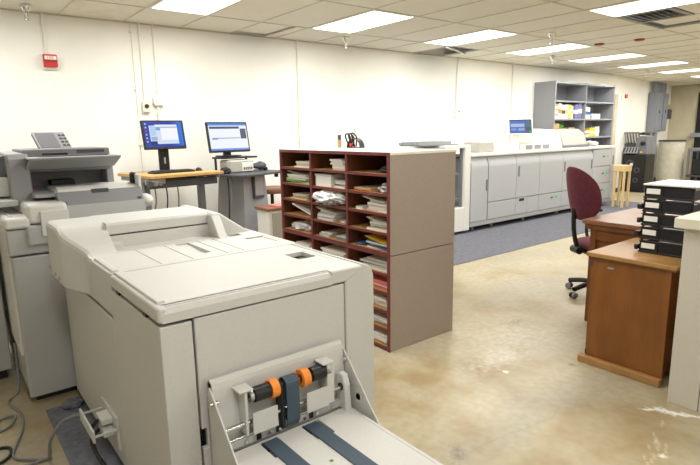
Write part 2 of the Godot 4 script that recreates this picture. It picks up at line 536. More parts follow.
func ceiling():
	var b := B.new()
	b.bx(-2.8, 18.25, 3.4, 3.5, -7.4, 4.4)
	var c := structure(b, "ceiling", M.slab)
	var lit := {}
	for i in range(0, 29, 3): lit[Vector2i(i, 1)] = true
	for i in [3, 9, 15, 21, 27]: lit[Vector2i(i, 3)] = true
	for i in [0, 6, 12, 18]: lit[Vector2i(i, 5)] = true
	for i in [3, 9, 15, 21]: lit[Vector2i(i, 7)] = true
	var shared := {}
	for j in GZ.size() - 1:
		for i in range(-4, 29):
			if lit.has(Vector2i(i, j)) or (j == 0 and i == 10): continue
			if j == 0 and i == 11: shared_part(c, gx(11) + 0.12)
			if j == 0 and i == 11: continue
			var x0 := gx(i) + 0.004
			var x1 := minf(gx(i + 1), 18.05) - 0.004
			var z0: float = GZ[j] + 0.004
			var z1: float = GZ[j + 1] - 0.004
			var y := 2.803
			if j == 0 and i == 5:       # the tile that has slipped and leaves a dark slot
				part(box_b(x0, 3.485, 2.806, 2.82, -6.05, z1), "ceiling_tile", M.ceiling_tile, c)
				part(box_b(3.55, x1, y, 2.82, z0, z1), "ceiling_tile", M.ceiling_tile, c)
				continue
			if j == 3 and i == 10:      # a return-air grille takes half this bay
				z0 += 0.6
			if j == 3 and i == 11:      # pushed-up tile beside the grille
				z0 += 0.07; x1 -= 0.05; y = 2.825
			var key := Vector3(snappedf(x1 - x0, 0.001), snappedf(z1 - z0, 0.001), 0)
			if not shared.has(key):
				var t := B.new()
				t.box(Vector3(0, 0.0085, 0), Vector3(key.x, 0.017, key.y))
				shared[key] = t.mesh()
			var o := MeshInstance3D.new()
			o.name = "ceiling_tile"; o.mesh = shared[key]
			o.material_override = M.ceiling_tile_stained if (i * 7 + j * 5) % 11 == 3 else M.ceiling_tile
			c.add_child(o, true)
			o.position = Vector3((x0 + x1) / 2, y, (z0 + z1) / 2)
	# the strip over the slanted end of the back wall
	for i in range(20, 29): part(box_b(gx(i) + 0.004, minf(gx(i + 1), 18.05) - 0.004, 2.803, 2.82, -7.2, -6.205), "ceiling_tile", M.ceiling_tile, c)
	for j in range(1, GZ.size() - 1): part(box_b(-2.6, 18.05, 2.797, 2.8025, GZ[j] - 0.009, GZ[j] + 0.009), "grid_runner", M.grid, c)
	for i in range(-4, 30): part(box_b(gx(i) - 0.008, gx(i) + 0.008, 2.7975, 2.803, -6.2, 4.2), "grid_runner", M.grid, c)
	part(box_b(-2.6, 12.7, 2.79, 2.803, -6.2, -6.188), "wall_angle", M.grid, c)
	# bent grid bar hanging across the missing tile
	b = B.new(); b.tube([Vector3(6.07, 2.79, -5.43), Vector3(6.5, 2.785, -5.58), Vector3(6.92, 2.79, -5.78)], 0.018, 6)
	part(b, "loose_grid_bar", M.lamp_frame, c)
	# lamps
	var count := 0
	var ord := ["first", "second", "third", "fourth", "fifth", "sixth", "seventh", "eighth", "ninth"]
	for k in lit:
		var x0 := gx(k.x)
		var z0: float = GZ[k.y]
		var z1: float = GZ[k.y + 1]
		var words := "flush fluorescent ceiling panel outside the edges of the photograph"
		if k.y == 1 and k.x >= 3:
			words = "white fluorescent ceiling panel, %s from left in the row along the back wall" % ord[count]
			count += 1
		elif k.y == 3 and k.x == 9:
			words = "large white fluorescent ceiling panel cut off by the top edge at right"
		var l := thing("ceiling_light", words, "ceiling light", Vector3(x0 + 0.31, 2.795, (z0 + z1) / 2), "fluorescent ceiling panels")
		b = B.new()
		b.plate(x0 + 0.012, gx(k.x + 1) - 0.012, 2.795, 2.83, z0 + 0.012, z1 - 0.012, [Rect2(x0 + 0.035, z0 + 0.035, 0.55, z1 - z0 - 0.07)])
		part(b, "frame", M.lamp_frame, l)
		part(box_b(x0 + 0.03, x0 + 0.59, 2.806, 2.826, z0 + 0.03, z1 - 0.03), "diffuser", M.tube_glow, l)
		var a := AreaLight3D.new()
		a.name = "panel_glow"
		a.area_size = Vector2(0.55, z1 - z0 - 0.07)
		a.light_color = rgb(255, 254, 250)
		a.light_energy = 3.6
		a.area_range = 30.0
		a.shadow_enabled = true
		l.add_child(a)
		a.rotation_degrees.x = -90
		a.position = Vector3(0, 0.004, 0)
	# grille
	var v := thing("ceiling_vent", "grey slatted return-air grille beside the large ceiling lamp", "vent", Vector3(6.48, 2.795, -2.76))
	b = B.new(); b.plate(6.18, 6.78, 2.794, 2.81, -3.05, -2.47, [Rect2(6.23, -3.0, 0.5, 0.48)]); part(b, "frame", M.mid_grey, v)
	part(box_b(6.2, 6.76, 2.86, 2.87, -3.03, -2.49), "backing", M.dark, v)
	for i in 7:
		b = B.new(); b.box(Vector3.ZERO, Vector3(0.5, 0.006, 0.05), 0, 1, Transform3D(Basis(Vector3.RIGHT, 0.6), Vector3(6.48, 2.815, -2.96 + i * 0.067)))
		part(b, "slat", M.slate, v)
	# sprinklers
	var sp := [[0.89, -5.92, "above the red fire alarm pull"], [4.42, -5.65, "over the back wall beside the second lamp"], [6.47, -3.99, "hanging lowest, at the near end of the fourth lamp"], [8.43, -5.17, "between the fourth and fifth lamps"], [12.36, -5.34, "beyond the sixth lamp near the far corner"]]
	for s in sp:
		var at := Vector3(s[0], 2.797, s[1])
		var t := thing("sprinkler_head", "small chrome ceiling sprinkler head " + s[2], "sprinkler", at + Vector3.DOWN * 0.13, "ceiling sprinklers")
		b = B.new(); b.lathe(at, [Vector2(0, 0), Vector2(0.05, 0), Vector2(0.045, -0.02), Vector2(0.022, -0.055), Vector2(0.014, -0.06), Vector2(0, -0.06)], 16); part(b, "escutcheon", M.chrome, t)
		b = B.new(); b.cyl(at + Vector3.DOWN * 0.05, at + Vector3.DOWN * 0.1, 0.011); part(b, "nozzle", M.steel, t)
		for sg in [-1, 1]:
			b = B.new(); b.tube([at + Vector3(0, -0.08, 0), at + Vector3(0.02 * sg, -0.095, 0), at + Vector3(0.004 * sg, -0.125, 0)], 0.004, 6); part(b, "frame_arm", M.steel, t)
		b = B.new(); b.lathe(at + Vector3.DOWN * 0.128, [Vector2(0, 0.004), Vector2(0.024, 0), Vector2(0.024, -0.004), Vector2(0, -0.004)], 12); part(b, "deflector", M.chrome, t)
	for s in [[7.9, -4.1, "farther red-brown disc stuck on the ceiling tiles"], [8.0, -3.58, "nearer red-brown disc stuck on the ceiling tiles"]]:
		b = B.new(); b.lathe(Vector3(s[0], 2.8, s[1]), [Vector2(0, 0.002), Vector2(0.07, 0.002), Vector2(0.066, -0.014), Vector2(0.05, -0.02), Vector2(0, -0.02)], 18)
		single(b, "ceiling_disc", M.red_brown, s[2], "ceiling disc", "red ceiling discs")

func shared_part(c: Node3D, x: float):
	part(box_b(x, gx(12) - 0.004, 2.803, 2.82, -6.196, -5.424), "ceiling_tile", M.ceiling_tile, c)

func conduit(x: float, y0: float, y1: float, label: String, r := 0.012):
	var t := thing("wall_conduit", label, "conduit", Vector3(x, y0, -6.187), "conduits on the back wall")
	var b := B.new(); b.cyl(Vector3(x, y0, -6.187), Vector3(x, y1, -6.187), r, r, 10); part(b, "pipe", M.conduit, t)
	var n := int((y1 - y0) / 0.6) + 1
	for i in n:
		var y := y1 - 0.1 - i * 0.6
		if y > y0: part(box_b(x - 0.022, x + 0.022, y - 0.006, y + 0.006, -6.2, -6.172, 0.004), "strap", M.conduit, t)

func wall_fittings():
	# fire alarm pull
	var a := thing("fire_alarm", "red fire alarm pull station high on the cream back wall", "fire alarm", Vector3(1.08, 2.27, -6.2))
	P(a, "back_box", "conduit", 1.01, 1.15, 2.26, 2.41, -6.2, -6.17, 0.01)
	P(a, "body", "red", 1.02, 1.145, 2.285, 2.405, -6.17, -6.125, 0.008)
	P(a, "label_strip", "paper", 1.032, 1.135, 2.355, 2.388, -6.126, -6.122)
	P(a, "pull_bar", "red_brown", 1.03, 1.137, 2.335, 2.35, -6.126, -6.11, 0.004)
	text_part("FIRE", "lettering", M.red, a, Vector3(1.0835, 2.3715, -6.1215), 0.026)
	var k := [[1.06, 2.41, "thin cream conduit dropping to the red fire alarm"], [1.90, 1.2, "leftmost of three close thin conduits, faint against the wall"], [1.985, 1.97, "cream conduit above the outlet with one black socket"], [2.135, 2.03, "cream conduit above the white junction box"], [4.02, 0.3, "cream conduit dropping behind the maroon sorter"], [8.8, 1.2, "cream conduit running down behind the printer's screen"]]
	for c in k: conduit(c[0], c[1], 2.797, c[2], 0.006 if c[0] == 1.90 else 0.013)
	conduit(2.125, 1.45, 1.93, "short cream conduit under the white junction box", 0.012)
	var t := thing("wall_conduit", "cream conduit ending at a small switch box over the printer", "conduit", Vector3(7.22, 1.95, -6.187), "conduits on the back wall")
	var b := B.new(); b.tube([Vector3(7.25, 2.8, -6.15), Vector3(7.24, 2.72, -6.187), Vector3(7.22, 2.3, -6.187), Vector3(7.22, 1.95, -6.187)], 0.016, 8); part(b, "pipe", M.conduit, t)
	t = thing("switch_box", "small cream switch box on the wall over the printer", "switch box", Vector3(7.22, 1.83, -6.2))
	P(t, "box", "conduit", 7.17, 7.27, 1.82, 1.96, -6.2, -6.15, 0.008)
	P(t, "switch", "slate_dark", 7.235, 7.26, 1.9, 1.925, -6.15, -6.14, 0.003)
	t = thing("wall_outlet", "cream wall outlet with one black round socket", "outlet", Vector3(1.985, 1.85, -6.2))
	P(t, "box", "conduit", 1.95, 2.025, 1.85, 1.975, -6.2, -6.155, 0.008)
	P(t, "cover_plate", "counter_cap", 1.945, 2.03, 1.855, 1.97, -6.155, -6.148, 0.004)
	b = B.new(); b.cyl(Vector3(1.988, 1.92, -6.15), Vector3(1.988, 1.92, -6.138), 0.023); part(b, "socket", M.black, t)
	t = thing("junction_box", "white square junction box with clipped corners on the wall", "junction box", Vector3(2.125, 1.92, -6.2))
	b = B.new(); b.prism([Vector2(2.07, 1.95), Vector2(2.09, 1.925), Vector2(2.17, 1.925), Vector2(2.19, 1.95), Vector2(2.19, 2.01), Vector2(2.17, 2.035), Vector2(2.09, 2.035), Vector2(2.07, 2.01)], "xy", -6.2, -6.15, 0.008); part(b, "box", M.printer_white, t)
	b = B.new(); b.cyl(Vector3(2.13, 1.98, -6.15), Vector3(2.13, 1.98, -6.147), 0.008); part(b, "screw", M.steel, t)
	# second alarm on the slanted wall
	t = thing("fire_alarm", "small red fire alarm on the far wall past the grey shelving", "fire alarm", Vector3(13.5, 2.26, -6.315))
	P(t, "back_plate", "paper", 13.35, 13.52, 2.26, 2.41, -6.34, -6.27, 0.01)
	P(t, "strobe", "red", 13.47, 13.6, 2.29, 2.39, -6.33, -6.25, 0.015)

func text_part(s: String, called: String, m: Material, parent: Node3D, at: Vector3, h: float, yaw := 0.0):
	var tm := TextMesh.new()
	var f := SystemFont.new()
	f.font_names = PackedStringArray(["Droid Sans"])
	tm.font = f; tm.text = s; tm.font_size = 32; tm.pixel_size = h / 26.0; tm.depth = 0.001
	var o := MeshInstance3D.new()
	o.name = called; o.mesh = tm; o.material_override = m
	parent.add_child(o, true)
	o.global_position = at
	o.rotation_degrees.y = yaw

# ---------------------------------------------------------------- the large finishing machine in front
func finisher():
	var f := thing("finishing_machine", "large off-white print finishing machine in the foreground", "machine", Vector3(1.0, 0, -2.5))
	P(f, "inner_body", "machine", 0.585, 1.5, 0.08, 0.79, -3.48, -1.95)
	P(f, "side_panel", "machine", 0.55, 0.575, 0.05, 0.806, -3.49, -2.412, 0.006)
	P(f, "side_panel", "machine", 0.55, 0.575, 0.09, 0.948, -2.404, -1.785, 0.006)
	P(f, "front_panel", "machine", 0.55, 0.667, 0.09, 0.948, -1.795, -1.77, 0.006)
	var fb := B.new()
	fb.prism([Vector2(0.674, 0.09), Vector2(1.35, 0.09), Vector2(1.35, 0.953), Vector2(0.674, 0.953), Vector2(0.674, 0.52), Vector2(0.694, 0.52), Vector2(0.694, 0.44), Vector2(0.674, 0.44)], "xy", -1.795, -1.768, 0.003)
	part(fb, "front_panel", M.machine, f)
	var b := B.new()
	# right end post with a rounded shoulder
	var pl := [Vector2(1.357, 0.09), Vector2(1.357, 0.975), Vector2(1.43, 1.0), Vector2(1.45, 1.022)]
	for i in 7: pl.append(Vector2(1.45 + 0.07 * sin(i * PI / 12), 0.95 + 0.075 * cos(i * PI / 12)))
	pl.append(Vector2(1.522, 0.09))
	b.prism(pl, "xy", -2.36, -1.766, 0.005); part(b, "end_post", M.machine, f)
	P(f, "side_panel", "machine", 1.5, 1.522, 0.09, 0.83, -3.28, -2.37, 0.005)
	# gaps under the lid, with two hinge blocks
	for z in [-2.28, -1.93]: P(f, "hinge_block", "black", 0.549, 0.57, 0.948, 0.964, z - 0.02, z + 0.02, 0.003)
	# front lid: a shell with a square well
	var lid := Node3D.new()
	lid.name = "front_lid"
	f.add_child(lid)
	b = B.new()
	b.prism([Vector2(-1.762, 0.962), Vector2(-1.762, 0.995), Vector2(-1.772, 1.013), Vector2(-1.79, 1.02), Vector2(-1.8, 1.02), Vector2(-1.8, 0.962)], "zy", 0.56, 1.284)
	b.bx(0.546, 0.58, 0.962, 1.0199, -2.362, -1.763, 0.012, 2)
	b.plate(0.57, 1.447, 1.0, 1.02, -2.362, -1.7795, [Rect2(1.3, -2.175, 0.1, 0.13)])
	part(b, "lid_shell", M.machine, lid)
	b = B.new(); b.prism([Vector2(1.28, 0.962), Vector2(1.36, 0.962), Vector2(1.43, 0.99), Vector2(1.447, 1.012), Vector2(1.44, 1.02), Vector2(1.28, 1.02)], "xy", -1.785, -1.762, 0.006); part(b, "lid_shell", M.machine, lid)
	P(lid, "well_floor", "machine", 1.295, 1.41, 0.93, 0.936, -2.18, -2.04)
	P(lid, "well_lever", "slate", 1.34, 1.35, 0.936, 0.985, -2.14, -2.07)
	P(lid, "rim_ridge", "machine", 0.562, 0.595, 1.014, 1.03, -2.36, -1.815, 0.006)
	P(lid, "rim_ridge", "machine", 1.415, 1.44, 1.016, 1.0225, -2.2, -1.9, 0.003)
	# middle deck
	var dk := Node3D.new()
	dk.name = "middle_deck"
	f.add_child(dk)
	b = B.new()
	b.plate(0.555, 1.5, 0.995, 1.02, -2.93, -2.37, [Rect2(0.985, -2.79, 0.075, 0.31), Rect2(1.31, -2.86, 0.075, 0.075), Rect2(1.345, -2.69, 0.13, 0.2)])
	part(b, "deck_shell", M.machine, dk)
	P(dk, "deck_skirt", "machine", 0.549, 0.6, 0.825, 1.0195, -2.702, -2.372, 0.004)
	P(dk, "deck_skirt", "machine", 1.46, 1.5, 0.825, 1.018, -3.2, -2.372, 0.006)
	b = B.new(); b.prism([Vector2(-2.79, 1.012), Vector2(-2.48, 0.998), Vector2(-2.48, 0.985), Vector2(-2.79, 0.985)], "zy", 0.98, 1.065); part(b, "finger_well", M.machine, dk)
	P(dk, "vent_well", "machine", 1.3, 1.39, 0.92, 0.93, -2.86, -2.78)
	P(dk, "tray_insert", "machine", 1.35, 1.47, 1.005, 1.012, -2.685, -2.495)
	P(dk, "rim_ridge", "machine", 0.562, 0.59, 1.012, 1.03, -2.7, -2.38, 0.006)
	for x in [0.78, 0.93, 1.11, 1.2]: P(dk, "deck_rib", "machine", x, x + 0.006, 1.018, 1.0225, -2.8, -2.4)
	P(dk, "rear_filler", "machine", 0.69, 1.27, 0.83, 0.994, -3.2, -2.83)
	# raised rear hood, bulging out on the left
	var h := Node3D.new()
	h.name = "rear_hood"
	f.add_child(h)
	b = B.new()
	var secs := []
	for i in 25:
		var z := lerpf(-3.27, -2.70, i / 24.0)
		var l := smoothstep(-2.95, -2.79, z)
		var k := smoothstep(-3.02, -2.74, z)
		var L := lerpf(0.46, 0.549, l)
		var T := lerpf(1.152, 1.021, k)
		secs.append([Vector3(L, 0.855 - 0.03 * l, z), Vector3(L, T - 0.022, z), Vector3(L + 0.007, T - 0.007, z), Vector3(L + 0.024, T, z), Vector3(0.69, T, z), Vector3(0.69, 0.84, z)])
	for i in 24:
		for j in 5:
			var qd := [secs[i][j], secs[i][j + 1], secs[i + 1][j + 1], secs[i + 1][j]]
			var nn: Vector3 = (qd[1] - qd[0]).cross(qd[3] - qd[0]).normalized()
			if nn.dot((qd[0] + qd[2]) * 0.5 - Vector3(0.6, 0.95, (qd[0].z + qd[2].z) / 2)) < 0: nn = -nn
			b.q(qd[0], qd[1], qd[2], qd[3], nn)
	for i in [0]:
		for j in range(1, 5): b.t(secs[i][0], secs[i][j], secs[i][j + 1], Vector3(0, 0, -1 if i == 0 else 1), Vector3(0, 0, -1 if i == 0 else 1), Vector3(0, 0, -1 if i == 0 else 1))
	part(b, "hood_side", M.machine, h)
	b = B.new(); b.prism([Vector2(-3.3, 0.84), Vector2(-3.3, 1.14), Vector2(-3.29, 1.152), Vector2(-2.935, 1.152), Vector2(-2.925, 1.14), Vector2(-2.925, 1.093), Vector2(-2.96, 1.093), Vector2(-2.96, 1.084), Vector2(-2.92, 1.084), Vector2(-2.917, 0.84)], "zy", 0.686, 1.24, 0.0); part(b, "hood_back", M.machine, h)
	b = B.new(); b.prism([Vector2(1.238, 0.84), Vector2(1.238, 1.14), Vector2(1.25, 1.152), Vector2(1.285, 1.152), Vector2(1.3, 1.145), Vector2(1.44, 1.045), Vector2(1.5, 1.02), Vector2(1.5, 0.84)], "xy", -3.36, -2.87, 0.008); part(b, "hood_side", M.machine, h)
	b = B.new(); b.prism([Vector2(-2.88, 1.14), Vector2(-2.87, 1.14), Vector2(-2.78, 1.03), Vector2(-2.76, 1.015), Vector2(-2.88, 1.0)], "zy", 1.238, 1.29, 0.004); part(b, "hood_ramp", M.machine, h)
	P(h, "recess_step", "machine", 0.686, 0.74, 1.0, 1.06, -2.92, -2.85, 0.008)
	for k in [[-3.26, 0.9], [-3.12, 0.885], [-3.02, 0.88]]:
		b = B.new(); b.cyl(Vector3(0.463, k[1], k[0]), Vector3(0.45, k[1], k[0]), 0.009); part(b, "screw", M.chrome, f)
	for x in [0.62, 1.44]:
		for z in [-3.15, -1.9]:
			b = B.new(); b.cyl(Vector3(x - 0.015, 0.04, z), Vector3(x + 0.015, 0.04, z), 0.04, 0.04, 16); part(b, "caster", M.rubber, f)
			P(f, "caster_fork", "steel", x - 0.02, x + 0.02, 0.06, 0.085, z - 0.03, z + 0.03)
	# connector bracket low on the left side
	var c := Node3D.new()
	c.name = "connector_bracket"
	f.add_child(c)
	P(c, "bracket_arm", "machine", 0.44, 0.55, 0.225, 0.235, -2.78, -2.77, 0.002)
	P(c, "bracket_arm", "machine", 0.44, 0.55, 0.225, 0.235, -2.51, -2.5, 0.002)
	P(c, "bracket_plate", "machine", 0.435, 0.445, 0.2, 0.26, -2.78, -2.5, 0.003)
	P(c, "back_plate", "machine", 0.54, 0.552, 0.12, 0.29, -2.78, -2.5, 0.003)
	for i in 2:
		P(c, "plug", "copier_white", 0.49, 0.545, 0.23 - i * 0.05, 0.265 - i * 0.05, -2.68 + i * 0.03, -2.58 + i * 0.03, 0.006)
		b = B.new(); b.tube([Vector3(0.495, 0.245 - i * 0.05, -2.63), Vector3(0.46, 0.22 - i * 0.05, -2.63), Vector3(0.45, 0.12, -2.6 + i * 0.06), Vector3(0.5, 0.012, -2.5 + i * 0.05)], 0.009, 8); part(b, "plug_cord", M.cord_black, c)

# ---------------------------------------------------------------- feed conveyor on its front
func conveyor():
	var c := thing("feed_conveyor", "off-white feed conveyor with two slate belts docked to the machine", "conveyor", Vector3(1.0, 0, -1.3))
	var b := B.new()
	# lower cart
	P(c, "cart", "machine", 0.78, 1.24, 0.1, 0.4, -1.6, -0.75, 0.01)
	for x in [0.84, 1.18]:
		for z in [-1.5, -0.85]:
			b = B.new(); b.cyl(Vector3(x - 0.015, 0.05, z), Vector3(x + 0.015, 0.05, z), 0.05, 0.05, 16); part(b, "caster", M.rubber, c)
			P(c, "caster_fork", "steel", x - 0.022, x + 0.022, 0.07, 0.102, z - 0.03, z + 0.03)
	# bed with slots for the belts
	b = B.new(); b.plate(0.72, 1.275, 0.425, 0.45, -1.66, -0.7, [Rect2(0.845, -1.655, 0.075, 0.12), Rect2(1.03, -1.655, 0.085, 0.12), Rect2(0.985, -1.4, 0.014, 0.014)]); part(b, "bed", M.machine, c)
	P(c, "bed_rim", "machine", 1.262, 1.28, 0.38, 0.452, -1.64, -0.7, 0.004)
	for x in [0.855, 1.038]:
		b = B.new(); b.prism([Vector2(-1.66, 0.40), Vector2(-1.66, 0.44), Vector2(-1.645, 0.452), Vector2(-1.62, 0.455), Vector2(-0.7, 0.455), Vector2(-0.7, 0.448), Vector2(-1.6, 0.447), Vector2(-1.64, 0.43), Vector2(-1.65, 0.40)], "zy", x, x + 0.062); part(b, "belt", M.belt, c)
	# leaning back plate with a rolled top edge
	b = B.new()
	var pp := [Vector2(-1.70, 0.43), Vector2(-1.735, 0.69)]
	for i in 9: pp.append(Vector2(-1.75 + 0.018 * cos(PI - 0.3 - i * 0.42) , 0.70 + 0.018 * sin(PI - 0.3 - i * 0.42)))
	b = B.new(); b.prism([Vector2(-1.692, 0.43), Vector2(-1.716, 0.69), Vector2(-1.72, 0.708), Vector2(-1.732, 0.716), Vector2(-1.748, 0.714), Vector2(-1.756, 0.70), Vector2(-1.75, 0.69), Vector2(-1.728, 0.69), Vector2(-1.704, 0.43)], "zy", 0.7, 1.296, 0.002); part(b, "back_plate", M.machine, c)
	b = B.new(); b.cyl(Vector3(0.7, 0.705, -1.738), Vector3(1.296, 0.705, -1.738), 0.016, 0.016, 16); part(b, "rolled_edge", M.machine, c)
	# triangular cheeks
	for x in [0.693, 1.3]:
		b = B.new(); b.prism([Vector2(-1.74, 0.40), Vector2(-1.745, 0.66), Vector2(-1.735, 0.69), Vector2(-1.715, 0.68), Vector2(-1.47, 0.41)] if x > 1 else [Vector2(-1.74, 0.36), Vector2(-1.74, 0.68), Vector2(-1.73, 0.695), Vector2(-1.7, 0.67), Vector2(-1.43, 0.39), Vector2(-1.43, 0.36)], "zy", x, x + 0.007, 0.0015); part(b, "side_plate", M.machine, c)
		b = B.new(); b.cyl(Vector3(x - 0.012, 0.645, -1.7), Vector3(x + 0.019, 0.645, -1.7), 0.009); part(b, "screw", M.chrome, c)
	# rods
	for k in [[0.545, -1.665, 0.009], [0.49, -1.675, 0.006]]:
		b = B.new(); b.cyl(Vector3(0.7, k[0], k[1]), Vector3(1.3, k[0], k[1]), k[2], k[2], 12); part(b, "rod", M.chrome, c)
	P(c, "lower_rail", "copier_grey", 0.71, 1.29, 0.452, 0.485, -1.69, -1.672, 0.003)
	for x in [0.80, 0.9, 0.945, 1.06, 1.12, 1.2]:
		b = B.new(); b.cyl(Vector3(x, 0.468, -1.672), Vector3(x, 0.468, -1.664), 0.007); part(b, "screw", M.chrome, c)
	for x in [0.845, 0.93, 0.985, 1.085]: P(c, "rail_slot", "black", x, x + 0.02, 0.455, 0.48, -1.674, -1.67)
	# right bearing block
	b = B.new(); b.prism([Vector2(-1.70, 0.445), Vector2(-1.70, 0.59), Vector2(-1.68, 0.605), Vector2(-1.655, 0.6), Vector2(-1.64, 0.56), Vector2(-1.63, 0.445)], "zy", 1.245, 1.275, 0.004); part(b, "bearing_block", M.machine, c)
	b = B.new(); b.cyl(Vector3(1.24, 0.548, -1.665), Vector3(1.28, 0.548, -1.665), 0.016); part(b, "bearing", M.black, c)
	b = B.new(); b.cyl(Vector3(1.3, 0.5, -1.62), Vector3(1.325, 0.5, -1.62), 0.015); part(b, "knob", M.steel, c)
	# roller assembly
	var y := 0.645
	var z := -1.668
	b = B.new(); b.cyl(Vector3(0.82, y, z), Vector3(1.2, y, z), 0.009, 0.009, 12); part(b, "roller_shaft", M.chrome, c)
	for k in [[0.838, 0.905], [1.095, 1.16]]:
		b = B.new(); b.cyl(Vector3(k[0], y, z), Vector3(k[1], y, z), 0.029, 0.029, 22); part(b, "roller", M.black, c)
	for k in [[0.905, 0.937], [1.045, 1.078]]:
		b = B.new(); b.ring(Vector3(k[0], y, z), Vector3(k[1], y, z), 0.036, 0.018, 26); part(b, "grip_ring", M.orange, c)
	for x in [0.82, 1.172]:
		b = B.new(); b.cyl(Vector3(x, y, z), Vector3(x + 0.014, y, z), 0.023, 0.023, 18); part(b, "collar", M.steel, c)
	# belt loop over the shaft
	var lp := []
	for i in 9: lp.append(Vector2(z + 0.03 * cos(i * PI / 8), y + 0.03 * sin(i * PI / 8)))
	lp.append_array([Vector2(z - 0.03, 0.47), Vector2(z - 0.026, 0.47)])
	for i in 9: lp.append(Vector2(z + 0.026 * cos(PI - i * PI / 8), y + 0.026 * sin(PI - i * PI / 8)))
	lp.append_array([Vector2(z + 0.026, 0.50), Vector2(z + 0.012, 0.47), Vector2(z + 0.016, 0.468), Vector2(z + 0.03, 0.498)])
	b = B.new(); b.prism(lp, "zy", 0.965, 1.022); part(b, "drive_belt", M.belt, c)
	P(c, "belt_guide", "black", 0.945, 0.964, 0.47, 0.66, z - 0.028, z + 0.02, 0.006)
	# brackets that carry the rollers
	for s in [[0.795, 0.83], [1.165, 1.2]]:
		P(c, "arm_bracket", "machine", s[0], s[0] + 0.012 if s[0] < 1 else s[1], 0.5, 0.675, -1.71, -1.65, 0.003)
		P(c, "arm_bracket_top", "machine", s[0] - 0.022, s[1], 0.675, 0.682, -1.71, -1.645, 0.002)
	P(c, "guard_plate", "machine", 0.82, 0.925, 0.50, 0.585, -1.648, -1.64, 0.002)
	P(c, "guard_plate", "machine", 1.058, 1.165, 0.5, 0.585, -1.648, -1.64, 0.002)

